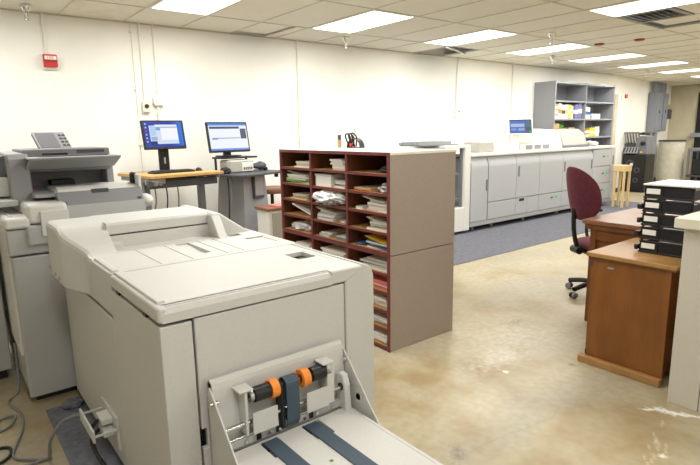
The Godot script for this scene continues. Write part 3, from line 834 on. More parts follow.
# ---------------------------------------------------------------- copier on the left
func copier():
	var c := thing("copier", "tall off-white and grey office copier at the left edge", "copier", Vector3(0.75, 0, -4.0))
	P(c, "body", "copier_grey", 0.31, 1.2, 0.05, 0.92, -4.7, -3.56, 0.008)
	P(c, "front_panel", "copier_grey", 0.305, 0.9, 0.05, 0.92, -3.58, -3.53, 0.012, 2)
	P(c, "upper_front_panel", "copier_grey", 0.295, 0.9, 0.93, 1.08, -3.58, -3.525, 0.012, 2)
	P(c, "plinth", "black", 0.34, 1.18, 0.0, 0.06, -4.65, -3.6)
	# left deck
	P(c, "left_deck", "copier_white", 0.29, 0.42, 1.085, 1.15, -4.7, -3.51, 0.02, 3)
	P(c, "groove_shade_strip", "copier_grey", 0.325, 0.345, 1.148, 1.153, -4.4, -3.6)  # raised grey strip, its colour painting in the shade of a deck groove
	P(c, "side_skin", "copier_white", 0.295, 0.32, 0.3, 1.08, -4.65, -3.6, 0.01)
	# corner block with a hatch
	var k := Node3D.new()
	k.name = "corner_block"
	c.add_child(k)
	P(k, "block_shell", "copier_white", 0.405, 0.62, 1.105, 1.22, -4.2, -3.51, 0.025, 3)
	P(k, "block_shell", "copier_grey", 0.395, 0.62, 0.98, 1.10, -4.2, -3.505, 0.015, 3)
	P(k, "hatch", "copier_white", 0.47, 0.62, 1.03, 1.18, -3.51, -3.497, 0.008)
	# white lid with a sloping grey visor
	var h := Node3D.new()
	h.name = "transport_hood"
	c.add_child(h)
	var b := B.new()
	b.prism([Vector2(-4.0, 1.1), Vector2(-4.0, 1.285), Vector2(-3.74, 1.29), Vector2(-3.68, 1.28), Vector2(-3.645, 1.255), Vector2(-3.63, 1.2), Vector2(-3.63, 1.1)], "zy", 0.59, 1.1, 0.015); part(b, "hood_shell", M.copier_white, h)
	b = B.new(); b.prism([Vector2(-3.645, 1.262), Vector2(-3.63, 1.268), Vector2(-3.57, 1.19), Vector2(-3.585, 1.18)], "zy", 0.585, 1.09, 0.004); part(b, "visor", M.visor_grey, h)
	b = B.new(); b.prism([Vector2(-3.59, 1.185), Vector2(-3.57, 1.19), Vector2(-3.56, 1.1), Vector2(-3.58, 1.1)], "zy", 0.6, 1.09, 0.003); part(b, "under_visor", M.copier_grey, h)
	P(h, "handle_recess", "slate_dark", 0.785, 0.885, 1.25, 1.275, -3.645, -3.615, 0.004)
	for x in [0.6, 1.04]: P(h, "clip", "slate_dark", x + 0.008, x + 0.032, 1.195, 1.21, -3.60, -3.572, 0.003)
	b = B.new(); b.blob(func(a, l): return Vector3(1.125 + 0.05 * cos(l) * cos(a), 1.17 + 0.045 * sin(l), -3.68 + 0.09 * cos(l) * sin(a)), 16, 10); part(b, "end_knuckle", M.copier_white, h)
	P(h, "end_bracket", "black_soft", 1.06, 1.095, 1.27, 1.36, -3.78, -3.7, 0.02)
	P(h, "end_arm", "copier_white", 1.075, 1.1, 1.16, 1.35, -3.72, -3.64, 0.01)
	# grey inserter unit
	var g := Node3D.new()
	g.name = "document_inserter"
	c.add_child(g)
	b = B.new(); b.prism([Vector2(-3.80, 1.17), Vector2(-3.82, 1.47), Vector2(-3.85, 1.50), Vector2(-4.4, 1.51), Vector2(-4.4, 1.17)], "zy", 0.375, 0.49, 0.008); part(b, "end_cap", M.mid_grey, g)
	P(g, "rear_case", "visor_grey", 0.47, 0.985, 1.38, 1.525, -4.4, -3.9, 0.01)
	P(g, "case_inset", "slate_dark", 0.78, 0.95, 1.495, 1.515, -3.902, -3.897)
	P(g, "rear_case", "visor_grey", 0.47, 0.985, 1.17, 1.38, -4.4, -4.1, 0.004)
	P(g, "right_cheek", "mid_grey", 0.965, 1.01, 1.17, 1.45, -4.3, -3.95, 0.008)
	b = B.new(); b.prism([Vector2(-3.62, 1.478), Vector2(-3.625, 1.468), Vector2(-3.80, 1.405), Vector2(-4.05, 1.405), Vector2(-4.05, 1.47), Vector2(-3.80, 1.482)], "zy", 0.465, 0.985, 0.006); part(b, "upper_tray", M.mid_grey, g)
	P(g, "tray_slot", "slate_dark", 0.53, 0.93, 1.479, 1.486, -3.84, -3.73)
	P(g, "paper_guide", "black_soft", 0.58, 0.72, 1.484, 1.5, -4.0, -3.86, 0.004)
	P(g, "paper_guide", "black", 0.80, 0.92, 1.47, 1.478, -3.68, -3.63)
	b = B.new(); b.prism([Vector2(-3.66, 1.26), Vector2(-3.66, 1.24), Vector2(-4.1, 1.2), Vector2(-4.1, 1.28)], "zy", 0.475, 0.99, 0.006); part(b, "lower_tray", M.mid_grey, g)
	P(g, "paper_guide", "black_soft", 0.62, 0.76, 1.285, 1.32, -4.08, -3.95, 0.004)
	P(g, "switch", "red", 0.5, 0.512, 1.275, 1.29, -3.93, -3.91)
	P(g, "left_wing", "slate", 0.33, 0.38, 1.3, 1.49, -4.35, -3.95, 0.01)
	P(g, "left_wing", "copier_white", 0.31, 0.38, 1.24, 1.36, -4.3, -3.9, 0.01)
	P(g, "left_tray", "copier_grey", 0.2, 0.4, 1.19, 1.23, -4.4, -3.75, 0.012)
	# control panel leaning back
	var xf := Transform3D(Basis.from_euler(Vector3(-0.9, 0.15, 0.0)), Vector3(0.70, 1.52, -4.1))
	var s := Node3D.new()
	s.name = "control_panel"
	c.add_child(s)
	for q in [["panel_case", "mid_grey", Vector3(0, 0.09, -0.012), Vector3(0.21, 0.19, 0.03), 0.01], ["display", "slate", Vector3(-0.03, 0.09, 0.004), Vector3(0.12, 0.15, 0.003), 0.0], ["neck", "slate", Vector3(0, -0.02, -0.03), Vector3(0.1, 0.08, 0.03), 0.005]]:
		b = B.new(); b.box(q[2], q[3], q[4], 1, xf); part(b, q[0], M[q[1]], s)
	for i in 4:
		for j in 2:
			b = B.new(); b.box(Vector3(0.06 + j * 0.026, 0.035 + i * 0.036, 0.005), Vector3(0.017, 0.014, 0.004), 0, 1, xf); part(b, "button", M.slate_dark, s)
	# leftmost accessory module standing against it
	var m := thing("paper_feed_module", "off-white paper module at the extreme left edge by the cables", "machine", Vector3(0.12, 0, -4.3))
	P(m, "body", "copier_grey", 0.02, 0.27, 0.07, 0.98, -4.8, -4.05, 0.01)
	P(m, "foot", "black", 0.06, 0.24, 0.0, 0.07, -4.75, -4.1)
	P(m, "top_cover", "copier_white", 0.01, 0.275, 0.985, 1.04, -4.8, -4.04, 0.015)

# ---------------------------------------------------------------- pigeonhole sorter and what lies in it
const SX := 2.486
const SZ0 := -4.169
const SZ1 := -2.715
const ROW := ["top", "second", "third", "fourth", "fifth", "sixth", "seventh", "eighth", "ninth", "bottom"]
const COL := ["left", "middle", "right"]

func shelf_y(r: int) -> float:   # the face on which row r (0 = top) stands
	return 1.455 - 0.022 - (r + 1) * 0.1395 - (0.02 if r >= 5 else 0.0) + 0.012

func sorter():
	var s := thing("pigeonhole_sorter", "maroon-edged pigeonhole sorter with taupe side standing mid-room", "sorter", Vector3(2.83, 0, -3.44))
	var xb := SX + 0.48
	for k in [[0.728, 1.437, "upper"], [0.0, 0.722, "lower"]]:
		var pl := P(s, "side_panel", "laminate", SX + 0.006, 3.174, k[0], k[1], SZ1 - 0.02, SZ1, 0.002)
		P(pl, "edge_band", "maroon", SX - 0.004, SX + 0.006, k[0], k[1], SZ1 - 0.024, SZ1)
		pl = P(s, "side_panel", "laminate", SX + 0.006, 3.174, k[0], k[1], SZ0, SZ0 + 0.02, 0.002)
		P(pl, "edge_band", "maroon", SX - 0.004, SX + 0.006, k[0], k[1], SZ0, SZ0 + 0.024)
	var tp := P(s, "top_panel", "laminate_top", SX + 0.006, 3.18, 1.437, 1.457, SZ0, SZ1 + 0.002, 0.002)
	P(tp, "edge_band", "maroon", SX - 0.004, SX + 0.006, 1.434, 1.457, SZ0, SZ1 + 0.001)
	P(s, "back_panel", "brown_board", xb, xb + 0.012, 0.02, 1.435, SZ0 + 0.02, SZ1 - 0.02)
	P(s, "rear_panel", "laminate", 3.16, 3.174, 0.0, 1.435, SZ0 + 0.02, SZ1 - 0.02)
	for i in 10:
		var y := shelf_y(i)
		var th := 0.03 if i == 4 else 0.014
		var o := P(s, "shelf", "oak_board", SX + 0.008, xb, y - th, y, SZ0 + 0.02, SZ1 - 0.02)
		P(o, "edge_band", "maroon", SX - 0.003, SX + 0.008, y - th - 0.004, y + 0.001, SZ0 + 0.022, SZ1 - 0.022)
	for i in [1, 2]:
		var z: float = SZ0 + (SZ1 - SZ0) * i / 3.0
		var o := P(s, "divider", "brown_board", SX + 0.008, xb, 0.03, 1.437, z - 0.008, z + 0.008)
		P(o, "edge_band", "maroon", SX - 0.002, SX + 0.008, 0.03, 1.437, z - 0.011, z + 0.011)
	for sg in [0, 1]:
		var z := SZ0 + 0.0205 if sg == 0 else SZ1 - 0.0205
		P(s, "inner_lining", "brown_board", SX + 0.01, xb, 0.03, 1.434, z, z + (0.003 if sg == 0 else -0.003))
	# papers: row, column, place across (0..1), width, height, depth, bundles, materials
	var pl := [
		[0, 0, 0.62, 0.26, 0.05, 4, ["paper", "paper_grey", "manila"], "white and manila paper pile"],
		[0, 1, 0.70, 0.22, 0.085, 6, ["paper"], "squared stack of white pads"],
		[1, 0, 0.45, 0.38, 0.075, 5, ["paper", "green", "paper_grey", "paper"], "white magazines with a green cover"],
		[1, 1, 0.80, 0.2, 0.06, 4, ["paper", "paper_grey"], "white card stack"],
		[1, 2, 0.3, 0.24, 0.025, 3, ["manila", "orange", "paper_grey"], "thin orange and manila slips"],
		[2, 0, 0.5, 0.30, 0.045, 4, ["manila", "paper_grey"], "manila envelope pile"],
		[2, 2, 0.72, 0.30, 0.075, 5, ["paper", "paper", "paper_grey"], "thick white paper pile"],
		[2, 2, 0.22, 0.12, 0.02, 2, ["paper"], "small white note block"],
		[3, 1, 0.32, 0.28, 0.07, 5, ["paper", "paper_grey"], "slumped white paper pile"],
		[3, 1, 0.95, 0.12, 0.018, 2, ["paper"], "thin white slips"],
		[3, 2, 0.72, 0.28, 0.06, 4, ["paper", "manila", "paper_grey"], "white and cream paper pile"],
		[4, 1, 0.2, 0.2, 0.03, 3, ["paper", "paper_grey"], "flat white forms"],
		[4, 1, 0.8, 0.2, 0.03, 4, ["paper", "sky_blue", "manila"], "flat forms with a pale blue sheet"],
		[4, 2, 0.1, 0.12, 0.016, 3, ["blue", "orange"], "orange and blue leaflets"],
		[4, 2, 0.68, 0.3, 0.055, 6, ["paper", "blue", "yellow", "paper"], "white, blue and yellow leaflet pile"],
		[5, 0, 0.6, 0.3, 0.05, 3, ["paper"], "white paper pile"],
		[5, 1, 0.5, 0.36, 0.06, 4, ["paper"], "wide white paper pile"],
		[5, 2, 0.62, 0.36, 0.07, 5, ["paper", "paper_grey"], "wide white paper stack"],
		[6, 2, 0.62, 0.36, 0.06, 4, ["pink", "paper", "pink"], "pink paper stack"],
		[7, 2, 0.62, 0.36, 0.075, 5, ["paper"], "white paper stack"],
		[8, 2, 0.62, 0.34, 0.05, 4, ["paper", "paper_grey"], "white and grey paper stack"],
		[9, 2, 0.6, 0.36, 0.065, 4, ["paper"], "white paper stack"]]
	for p in pl: paper_pile(p)
	# a white box, a bag of paper, a tilted card, plastic in the sorter, wires
	var cw := (SZ1 - SZ0) / 3.0
	var y := shelf_y(1)
	var t := thing("carton", "small white carton in second row, middle pigeonhole", "carton", Vector3(SX + 0.12, y, SZ0 + cw * 1.3))
	P(t, "box", "paper", SX + 0.02, SX + 0.22, y, y + 0.085, SZ0 + cw * 1.09, SZ0 + cw * 1.53, 0.003)
	P(t, "lid", "paper_grey", SX + 0.015, SX + 0.225, y + 0.085, y + 0.1, SZ0 + cw * 1.08, SZ0 + cw * 1.54, 0.003)
	crumple("paper_bag", "plastic_bag", Vector3(SX + 0.08, shelf_y(2), SZ0 + cw * 1.48), Vector3(0.15, 0.118, 0.225), "bulging crumpled white bag in third row, middle pigeonhole", 4)
	crumple("plastic_wrap", "plastic_bag", Vector3(SX + 0.12, shelf_y(4), SZ0 + cw * 0.5), Vector3(0.12, 0.075, 0.19), "crumpled clear plastic in fifth row, left pigeonhole", 8)
	crumple("cable_bundle", "paper_grey", Vector3(SX + 0.1, shelf_y(1), SZ0 + cw * 2.82), Vector3(0.1, 0.075, 0.08), "tangled grey bundle in second row, right pigeonhole", 15)
	crumple("dark_clutter", "slate_dark", Vector3(SX + 0.14, shelf_y(0), SZ0 + cw * 2.75), Vector3(0.1, 0.055, 0.1), "dark small clutter in top row, right pigeonhole", 19)
	y = shelf_y(3)
	var b := B.new(); b.box(Vector3.ZERO, Vector3(0.2, 0.012, 0.3), 0.002, 1, Transform3D(Basis(Vector3.RIGHT, 0.23), Vector3(SX + 0.12, y + 0.06, SZ0 + cw * 0.6)))
	single(b, "tilted_card", M.paper, "white card leaning in fourth row, left pigeonhole", "card")
	for k in [[2, 2, 0.35, 0.85, 0.076, "paper"], [3, 2, 0.45, 0.92, 0.062, "paper"], [1, 0, 0.2, 0.9, 0.076, "paper_grey"], [4, 2, 0.4, 0.95, 0.056, "yellow"], [3, 1, 0.1, 0.6, 0.071, "paper"]]:
		b = B.new()
		var ys: float = shelf_y(k[0]) + k[4]
		var za: float = SZ0 + cw * (k[1] + k[2])
		var zb: float = SZ0 + cw * (k[1] + k[3])
		var pr := []
		for i in 9: pr.append(Vector2(lerpf(za, zb, i / 8.0), ys + 0.03 * pow(1.0 - i / 8.0, 2.0) + 0.003))
		for i in 9: pr.append(Vector2(lerpf(zb, za, i / 8.0), ys + 0.03 * pow(i / 8.0, 2.0) + 0.001))
		b.prism(pr, "zy", SX + 0.01, SX + 0.22)
		single(b, "curled_sheet", M[k[5]], "curled loose %s sheet on top of the papers in %s row, %s pigeonhole" % ["yellow" if k[5] == "yellow" else "white", ROW[k[0]], COL[k[1]]], "paper", "papers in the sorter")
	# on top: scissors caddy and tape
	t = thing("scissors_caddy", "dark round caddy with scissors on top of the sorter", "caddy", Vector3(3.27 - 0.17, 1.457, -3.8))
	b = B.new()
	var arc := [Vector2(-3.93, 1.457), Vector2(-3.73, 1.457)]
	for i in 9: arc.append(Vector2(-3.83 + 0.1 * cos(i * PI / 8), 1.462 + 0.085 * sin(i * PI / 8)))
	b.prism(arc, "zy", 3.06, 3.12, 0.006); part(b, "holder", M.slate_dark, t)
	for i in 3:
		b = B.new(); b.tube([Vector3(3.09, 1.46, -3.92 + i * 0.04), Vector3(3.06, 1.56 + i * 0.01, -3.94 + i * 0.045), Vector3(3.06, 1.585, -3.91 + i * 0.045), Vector3(3.07, 1.55, -3.88 + i * 0.045), Vector3(3.08, 1.47, -3.89 + i * 0.04)], 0.007, 7); part(b, "scissor_loop", M.black, t)
	P(t, "red_tag", "red", 3.045, 3.06, 1.47, 1.5, -3.87, -3.83, 0.003)
	b = B.new(); b.tube([Vector3(3.1, 1.5, -3.86), Vector3(3.1, 1.6, -3.86), Vector3(3.09, 1.63, -3.84)], 0.003, 6); part(b, "wire_end", M.steel, t)
	t = thing("marker_pen", "upright short marker standing beside the scissors caddy", "marker", Vector3(3.05, 1.457, -4.02))
	b = B.new(); b.cyl(Vector3(3.05, 1.457, -4.02), Vector3(3.05, 1.53, -4.02), 0.018); part(b, "barrel", M.cardboard, t)
	b = B.new(); b.cyl(Vector3(3.05, 1.53, -4.02), Vector3(3.05, 1.575, -4.02), 0.016); part(b, "cap", M.slate_dark, t)

func paper_pile(p: Array):
	var cw := (SZ1 - SZ0) / 3.0
	var y := shelf_y(p[0])
	var zc: float = SZ0 + cw * (p[1] + 0.04 + 0.92 * p[2])
	zc = clampf(zc, SZ0 + cw * p[1] + 0.02 + p[3] / 2, SZ0 + cw * (p[1] + 1) - 0.02 - p[3] / 2)
	var t := thing("paper_pile", "%s in %s row, %s pigeonhole" % [p[7], ROW[p[0]], COL[p[1]]], "paper pile", Vector3(SX + 0.19, y, zc), "papers in the sorter")
	var n: int = p[5]
	var h: float = p[4] / n
	for i in n:
		var b := B.new()
		var w: float = p[3] * rng.randf_range(0.86, 1.0)
		b.box(Vector3.ZERO, Vector3(0.29 * rng.randf_range(0.9, 1.0), h * 0.97, w - 0.03), 0.0, 1, Transform3D(Basis(Vector3.UP, rng.randf_range(-0.1, 0.1)), Vector3(rng.randf_range(-0.03, 0.01), h * (i + 0.5), rng.randf_range(-0.014, 0.014))))
		part(b, "bundle", M[p[6][i % p[6].size()]], t, true)

func crumple(called: String, m: String, at: Vector3, half: Vector3, label: String, sd: int):
	var f := FastNoiseLite.new()
	f.seed = sd; f.frequency = 1.0; f.fractal_octaves = 2
	var b := B.new()
	b.blob(func(a, l):
		var d := Vector3(cos(l) * cos(a), sin(l), cos(l) * sin(a))
		var r := 0.85 + 0.42 * f.get_noise_3dv(d * 2.4) + 0.16 * f.get_noise_3dv(d * 7.0)
		d = Vector3(signf(d.x) * pow(absf(d.x), 0.75), d.y, signf(d.z) * pow(absf(d.z), 0.75))
		var p := d * minf(r, 1.0)
		return at + Vector3(p.x * half.x, maxf(0.0, (p.y + 0.75) / 1.75 * half.y), p.z * half.z), 30, 18)
	single(b, called, M[m], label, "clutter")

# ---------------------------------------------------------------- the long production printer by the wall
func big_printer():
	single(box_b(3.9, 11.9, 0.0, 0.006, -6.1, -4.1), "floor_mat", M.mat, "dark grey floor mat running along the long printer", "mat")
	var st := thing("output_stacker", "white open-frame output stacker at the printer's near end", "stacker", Vector3(6.2, 0.006, -5.6))
	for z in [-5.36, -6.0]: P(st, "upright", "printer_white", 6.44, 6.56, 0.05, 1.37, z - 0.05, z + 0.05, 0.008)
	P(st, "upright", "slate", 6.40, 6.425, 0.4, 1.33, -5.4, -5.36)
	P(st, "upright", "printer_white", 5.72, 5.80, 0.05, 1.25, -5.98, -5.90, 0.008)
	P(st, "lower_cabinet", "printer_white", 5.78, 6.55, 0.05, 0.42, -6.0, -5.32, 0.008)
	P(st, "top_bridge", "printer_white", 6.0, 6.56, 1.33, 1.375, -6.03, -5.33, 0.008)
	P(st, "back_skin", "printer_white", 5.8, 6.45, 0.42, 1.33, -6.03, -5.98)
	for y in [1.27, 0.98, 0.6]:
		var b := B.new(); b.prism([Vector2(5.82, y + 0.05), Vector2(6.46, y - 0.05), Vector2(6.46, y - 0.065), Vector2(5.82, y + 0.03)], "xy", -5.97, -5.4); part(b, "tray", M.mid_grey, st)
	# top exit tray with fins, seen above the sorter
	var tr := P(st, "exit_tray", "slate", 5.62, 6.42, 1.376, 1.39, -5.9, -5.45, 0.004)
	for i in 6: P(tr, "fin", "mid_grey", 5.58, 6.3, 1.39, 1.43 + 0.008 * (i % 2), -5.88 + i * 0.075, -5.86 + i * 0.075)
	var p := thing("production_printer", "long light grey production printer with curved door tops by the wall", "printer", Vector3(8.9, 0.006, -5.7))
	P(p, "frame", "printer_panel", 6.58, 9.2, 0.16, 1.16, -6.02, -5.36)
	var q := thing("paper_deck_unit", "far end module of the long printer with three drawers", "printer module", Vector3(10.2, 0.006, -5.55))
	P(q, "frame", "printer_panel", 9.205, 11.18, 0.16, 1.16, -5.72, -5.36)
	P(q, "plinth", "black_soft", 9.22, 11.15, 0.05, 0.16, -5.7, -5.42)
	P(q, "base_skirt", "copier_grey", 9.205, 11.18, 0.085, 0.16, -5.42, -5.315, 0.01)
	P(q, "top_deck", "printer_white", 9.2, 11.2, 1.185, 1.235, -5.72, -5.30, 0.015, 2)
	P(p, "plinth", "black_soft", 6.62, 9.2, 0.05, 0.16, -5.95, -5.42)
	P(p, "base_skirt", "copier_grey", 6.58, 9.2, 0.085, 0.16, -5.42, -5.315, 0.01)
	P(p, "top_deck", "printer_white", 6.57, 9.195, 1.185, 1.235, -6.05, -5.30, 0.015, 2)
	# doors: x0, x1, y0, y1 ; the upper ones curl back at the top
	for d in [[6.58, 6.985, 0.165, 1.18], [7.01, 7.755, 0.45, 1.18], [7.765, 8.445, 0.45, 1.18], [8.455, 9.195, 0.45, 1.18], [9.205, 10.29, 0.45, 1.18], [7.01, 7.755, 0.165, 0.44], [7.765, 8.09, 0.165, 0.44], [8.10, 8.445, 0.165, 0.44], [8.455, 9.195, 0.165, 0.44], [9.205, 10.29, 0.165, 0.44]]:
		var b := B.new()
		if d[3] > 1.0:
			var prof := [Vector2(-5.36, d[2]), Vector2(-5.31, d[2]), Vector2(-5.305, d[2] + 0.006), Vector2(-5.305, 1.0)]
			for i in 6: prof.append(Vector2(-5.305 - 0.05 * (1 - cos((i + 1) * PI / 14)) / 0.78, 1.0 + 0.18 * (i + 1) / 6.0))
			prof.append(Vector2(-5.36, 1.18))
			b.prism(prof, "zy", d[0], d[1], 0.003, false)
		else:
			b.bx(d[0], d[1], d[2], d[3], -5.36, -5.305, 0.005)
		part(b, "door", M.printer_panel, p if d[1] < 9.2 else q)
	for i in 3:
		var y0: float = [0.84, 0.50, 0.165][i]
		var y1: float = [1.17, 0.83, 0.49][i]
		var o := P(q, "drawer", "printer_panel", 10.30, 11.02, y0, y1, -5.36, -5.305, 0.005)
		P(o, "indicator", "led_green", 10.84, 10.9, (y0 + y1) / 2 + 0.0, (y0 + y1) / 2 + 0.05, -5.306, -5.302)
		P(o, "size_dial", "slate_dark", 10.68, 10.74, (y0 + y1) / 2 + 0.01, (y0 + y1) / 2 + 0.04, -5.306, -5.3)
	P(q, "end_panel", "printer_panel", 11.03, 11.19, 0.165, 1.18, -5.36, -5.305, 0.008)
	for k in [[6.94, 0.73], [7.80, 0.9], [9.24, 0.9], [10.22, 0.9], [11.08, 0.95]]: P(p if k[0] < 9.2 else q, "door_handle", "slate", k[0], k[0] + 0.04, k[1] - 0.09, k[1] + 0.09, -5.31, -5.296, 0.006)
	P(p, "drawer_handle", "black", 7.86, 8.0, 0.385, 0.43, -5.31, -5.299, 0.004)
	P(p, "indicator", "led_green", 8.98, 9.05, 0.34, 0.39, -5.306, -5.3)
	P(p, "size_dial", "slate_dark", 8.84, 8.9, 0.345, 0.375, -5.306, -5.3)
	for x in [6.8, 7.3, 8.2, 9.3, 10.4, 11.0]:
		var b := B.new(); b.cyl(Vector3(x, 0.008, -5.45), Vector3(x, 0.09, -5.45), 0.03, 0.02, 12); part(b, "foot", M.steel, p if x < 9.2 else q)
	# things on the deck
	P(p, "feeder_cover", "printer_taupe", 7.02, 7.38, 1.235, 1.40, -5.85, -5.5, 0.015)
	var b := B.new(); b.prism([Vector2(7.4, 1.235), Vector2(7.45, 1.33), Vector2(7.95, 1.395), Vector2(7.97, 1.36), Vector2(8.0, 1.235)], "xy", -5.9, -5.5, 0.008); part(b, "feeder_tray", M.printer_white, p)
	P(p, "deck_slab", "printer_white", 8.05, 9.19, 1.235, 1.34, -5.98, -5.42, 0.015)
	for i in 3: P(p, "deck_vent", "mid_grey", 8.16 + i * 0.26, 8.36 + i * 0.26, 1.25, 1.32, -5.425, -5.415)
	b = B.new(); b.prism([Vector2(-5.98, 1.34), Vector2(-5.98, 1.56), Vector2(-5.8, 1.6), Vector2(-5.66, 1.585), Vector2(-5.54, 1.5), Vector2(-5.46, 1.34)], "zy", 8.5, 9.19, 0.02); part(b, "scanner_hood", M.printer_white, p)
	b = B.new(); b.prism([Vector2(-5.72, 1.236), Vector2(-5.72, 1.58), Vector2(-5.66, 1.585), Vector2(-5.54, 1.5), Vector2(-5.46, 1.236)], "zy", 9.21, 9.42, 0.01); part(b, "scanner_hood", M.printer_white, q)
	b = B.new(); b.prism([Vector2(-5.72, 1.236), Vector2(-5.72, 1.58), Vector2(-5.66, 1.585), Vector2(-5.54, 1.5), Vector2(-5.44, 1.236)], "zy", 9.44, 10.32, 0.02); part(b, "fuser_hood", M.printer_taupe, q)
	P(q, "hood_base", "slate", 9.42, 10.34, 1.236, 1.285, -5.72, -5.42, 0.008)
	P(q, "maker_badge", "printer_white", 9.75, 9.95, 1.485, 1.52, -5.56, -5.53, 0.003)
	# operator screen on its own neck
	b = B.new(); b.cyl(Vector3(7.98, 1.235, -5.5), Vector3(7.98, 1.52, -5.5), 0.06, 0.05, 16); part(b, "screen_neck", M.printer_white, p)
	var im := Image.create(128, 96, false, Image.FORMAT_RGB8)
	im.fill(rgb(92, 120, 200))
	im.fill_rect(Rect2i(0, 0, 128, 12), rgb(60, 90, 150)); im.fill_rect(Rect2i(8, 30, 78, 22), rgb(180, 205, 240)); im.fill_rect(Rect2i(10, 62, 30, 14), rgb(140, 170, 225)); im.fill_rect(Rect2i(50, 60, 36, 18), rgb(150, 185, 235))
	im.fill_rect(Rect2i(94, 0, 34, 96), rgb(76, 104, 120))
	for i in 4:
		for j in 3: im.fill_rect(Rect2i(98 + j * 10, 10 + i * 12, 6, 6), rgb(130, 160, 170))
	im.fill_rect(Rect2i(98, 78, 8, 6), rgb(220, 80, 60)); im.fill_rect(Rect2i(112, 78, 10, 8), rgb(60, 220, 140))
	screen_mat("printer_screen", im, 0.85)
	var xf := Transform3D(Basis.from_euler(Vector3(-0.25, deg_to_rad(-38), 0)), Vector3(8.0, 1.64, -5.44))
	var sc := Node3D.new()
	sc.name = "operator_screen"
	p.add_child(sc)
	b = B.new(); b.box(Vector3.ZERO, Vector3(0.43, 0.29, 0.04), 0.012, 1, xf); part(b, "screen_case", M.printer_white, sc)
	b = B.new(); quad(b, xf, Vector3(0, 0, 0.0215), 0.38, 0.24); part(b, "display", M.printer_screen, sc)
	# crumpled cloth on the far end of the deck
	crumple("cleaning_cloth", "paper", Vector3(10.62, 1.235, -5.55), Vector3(0.2, 0.11, 0.12), "crumpled white cloth lying on the printer's far end", 23)

func quad(b: B, xf: Transform3D, c: Vector3, w: float, h: float):
	var nn := xf.basis.z.normalized()
	var p := [xf * (c + Vector3(-w / 2, h / 2, 0)), xf * (c + Vector3(w / 2, h / 2, 0)), xf * (c + Vector3(w / 2, -h / 2, 0)), xf * (c + Vector3(-w / 2, -h / 2, 0))]
	b.t(p[0], p[1], p[2], nn, nn, nn, Vector2(0, 0), Vector2(1, 0), Vector2(1, 1))
	b.t(p[0], p[2], p[3], nn, nn, nn, Vector2(0, 0), Vector2(1, 1), Vector2(0, 1))

func monitor(called: String, label: String, at: Vector3, yaw: float, w: float, h: float, tilt: float, low: float, screen: String, neck := 0.11):
	var m := thing(called, label, "monitor", at, "computer monitors", yaw)
	var xf := Transform3D(Basis(Vector3.RIGHT, -tilt), Vector3(0, low + h / 2, 0.03))
	var b := B.new(); b.box(Vector3(0, 0, -0.012), Vector3(w, h, 0.035), 0.008, 1, xf); part(b, "case", M.black_soft, m, true)
	b = B.new(); quad(b, xf, Vector3(0, 0.002, 0.0062), w - 0.036, h - 0.036); part(b, "display", M[screen], m, true)
	Lp(m, "stand_base", "black", Vector3(0, 0.008, 0), Vector3(0.24, 0.016, 0.18), 0.006)
	if neck > 0.1:
		b = B.new(); b.prism([Vector2(-neck / 2, 0.012), Vector2(neck / 2, 0.012), Vector2(neck / 2, low + 0.06), Vector2(-neck / 2, low + 0.06)], "xy", -0.035, -0.015, 0.003); part(b, "stand_neck", M.black, m, true)
		Lp(m, "cable_hole", "steel", Vector3(0.005, low * 0.5, -0.013), Vector3(0.022, 0.065, 0.004), 0.002)
	else:
		Lp(m, "stand_neck", "black", Vector3(0, low / 2 + 0.02, -0.03), Vector3(0.09, low + 0.06, 0.03), 0.004)
	return m

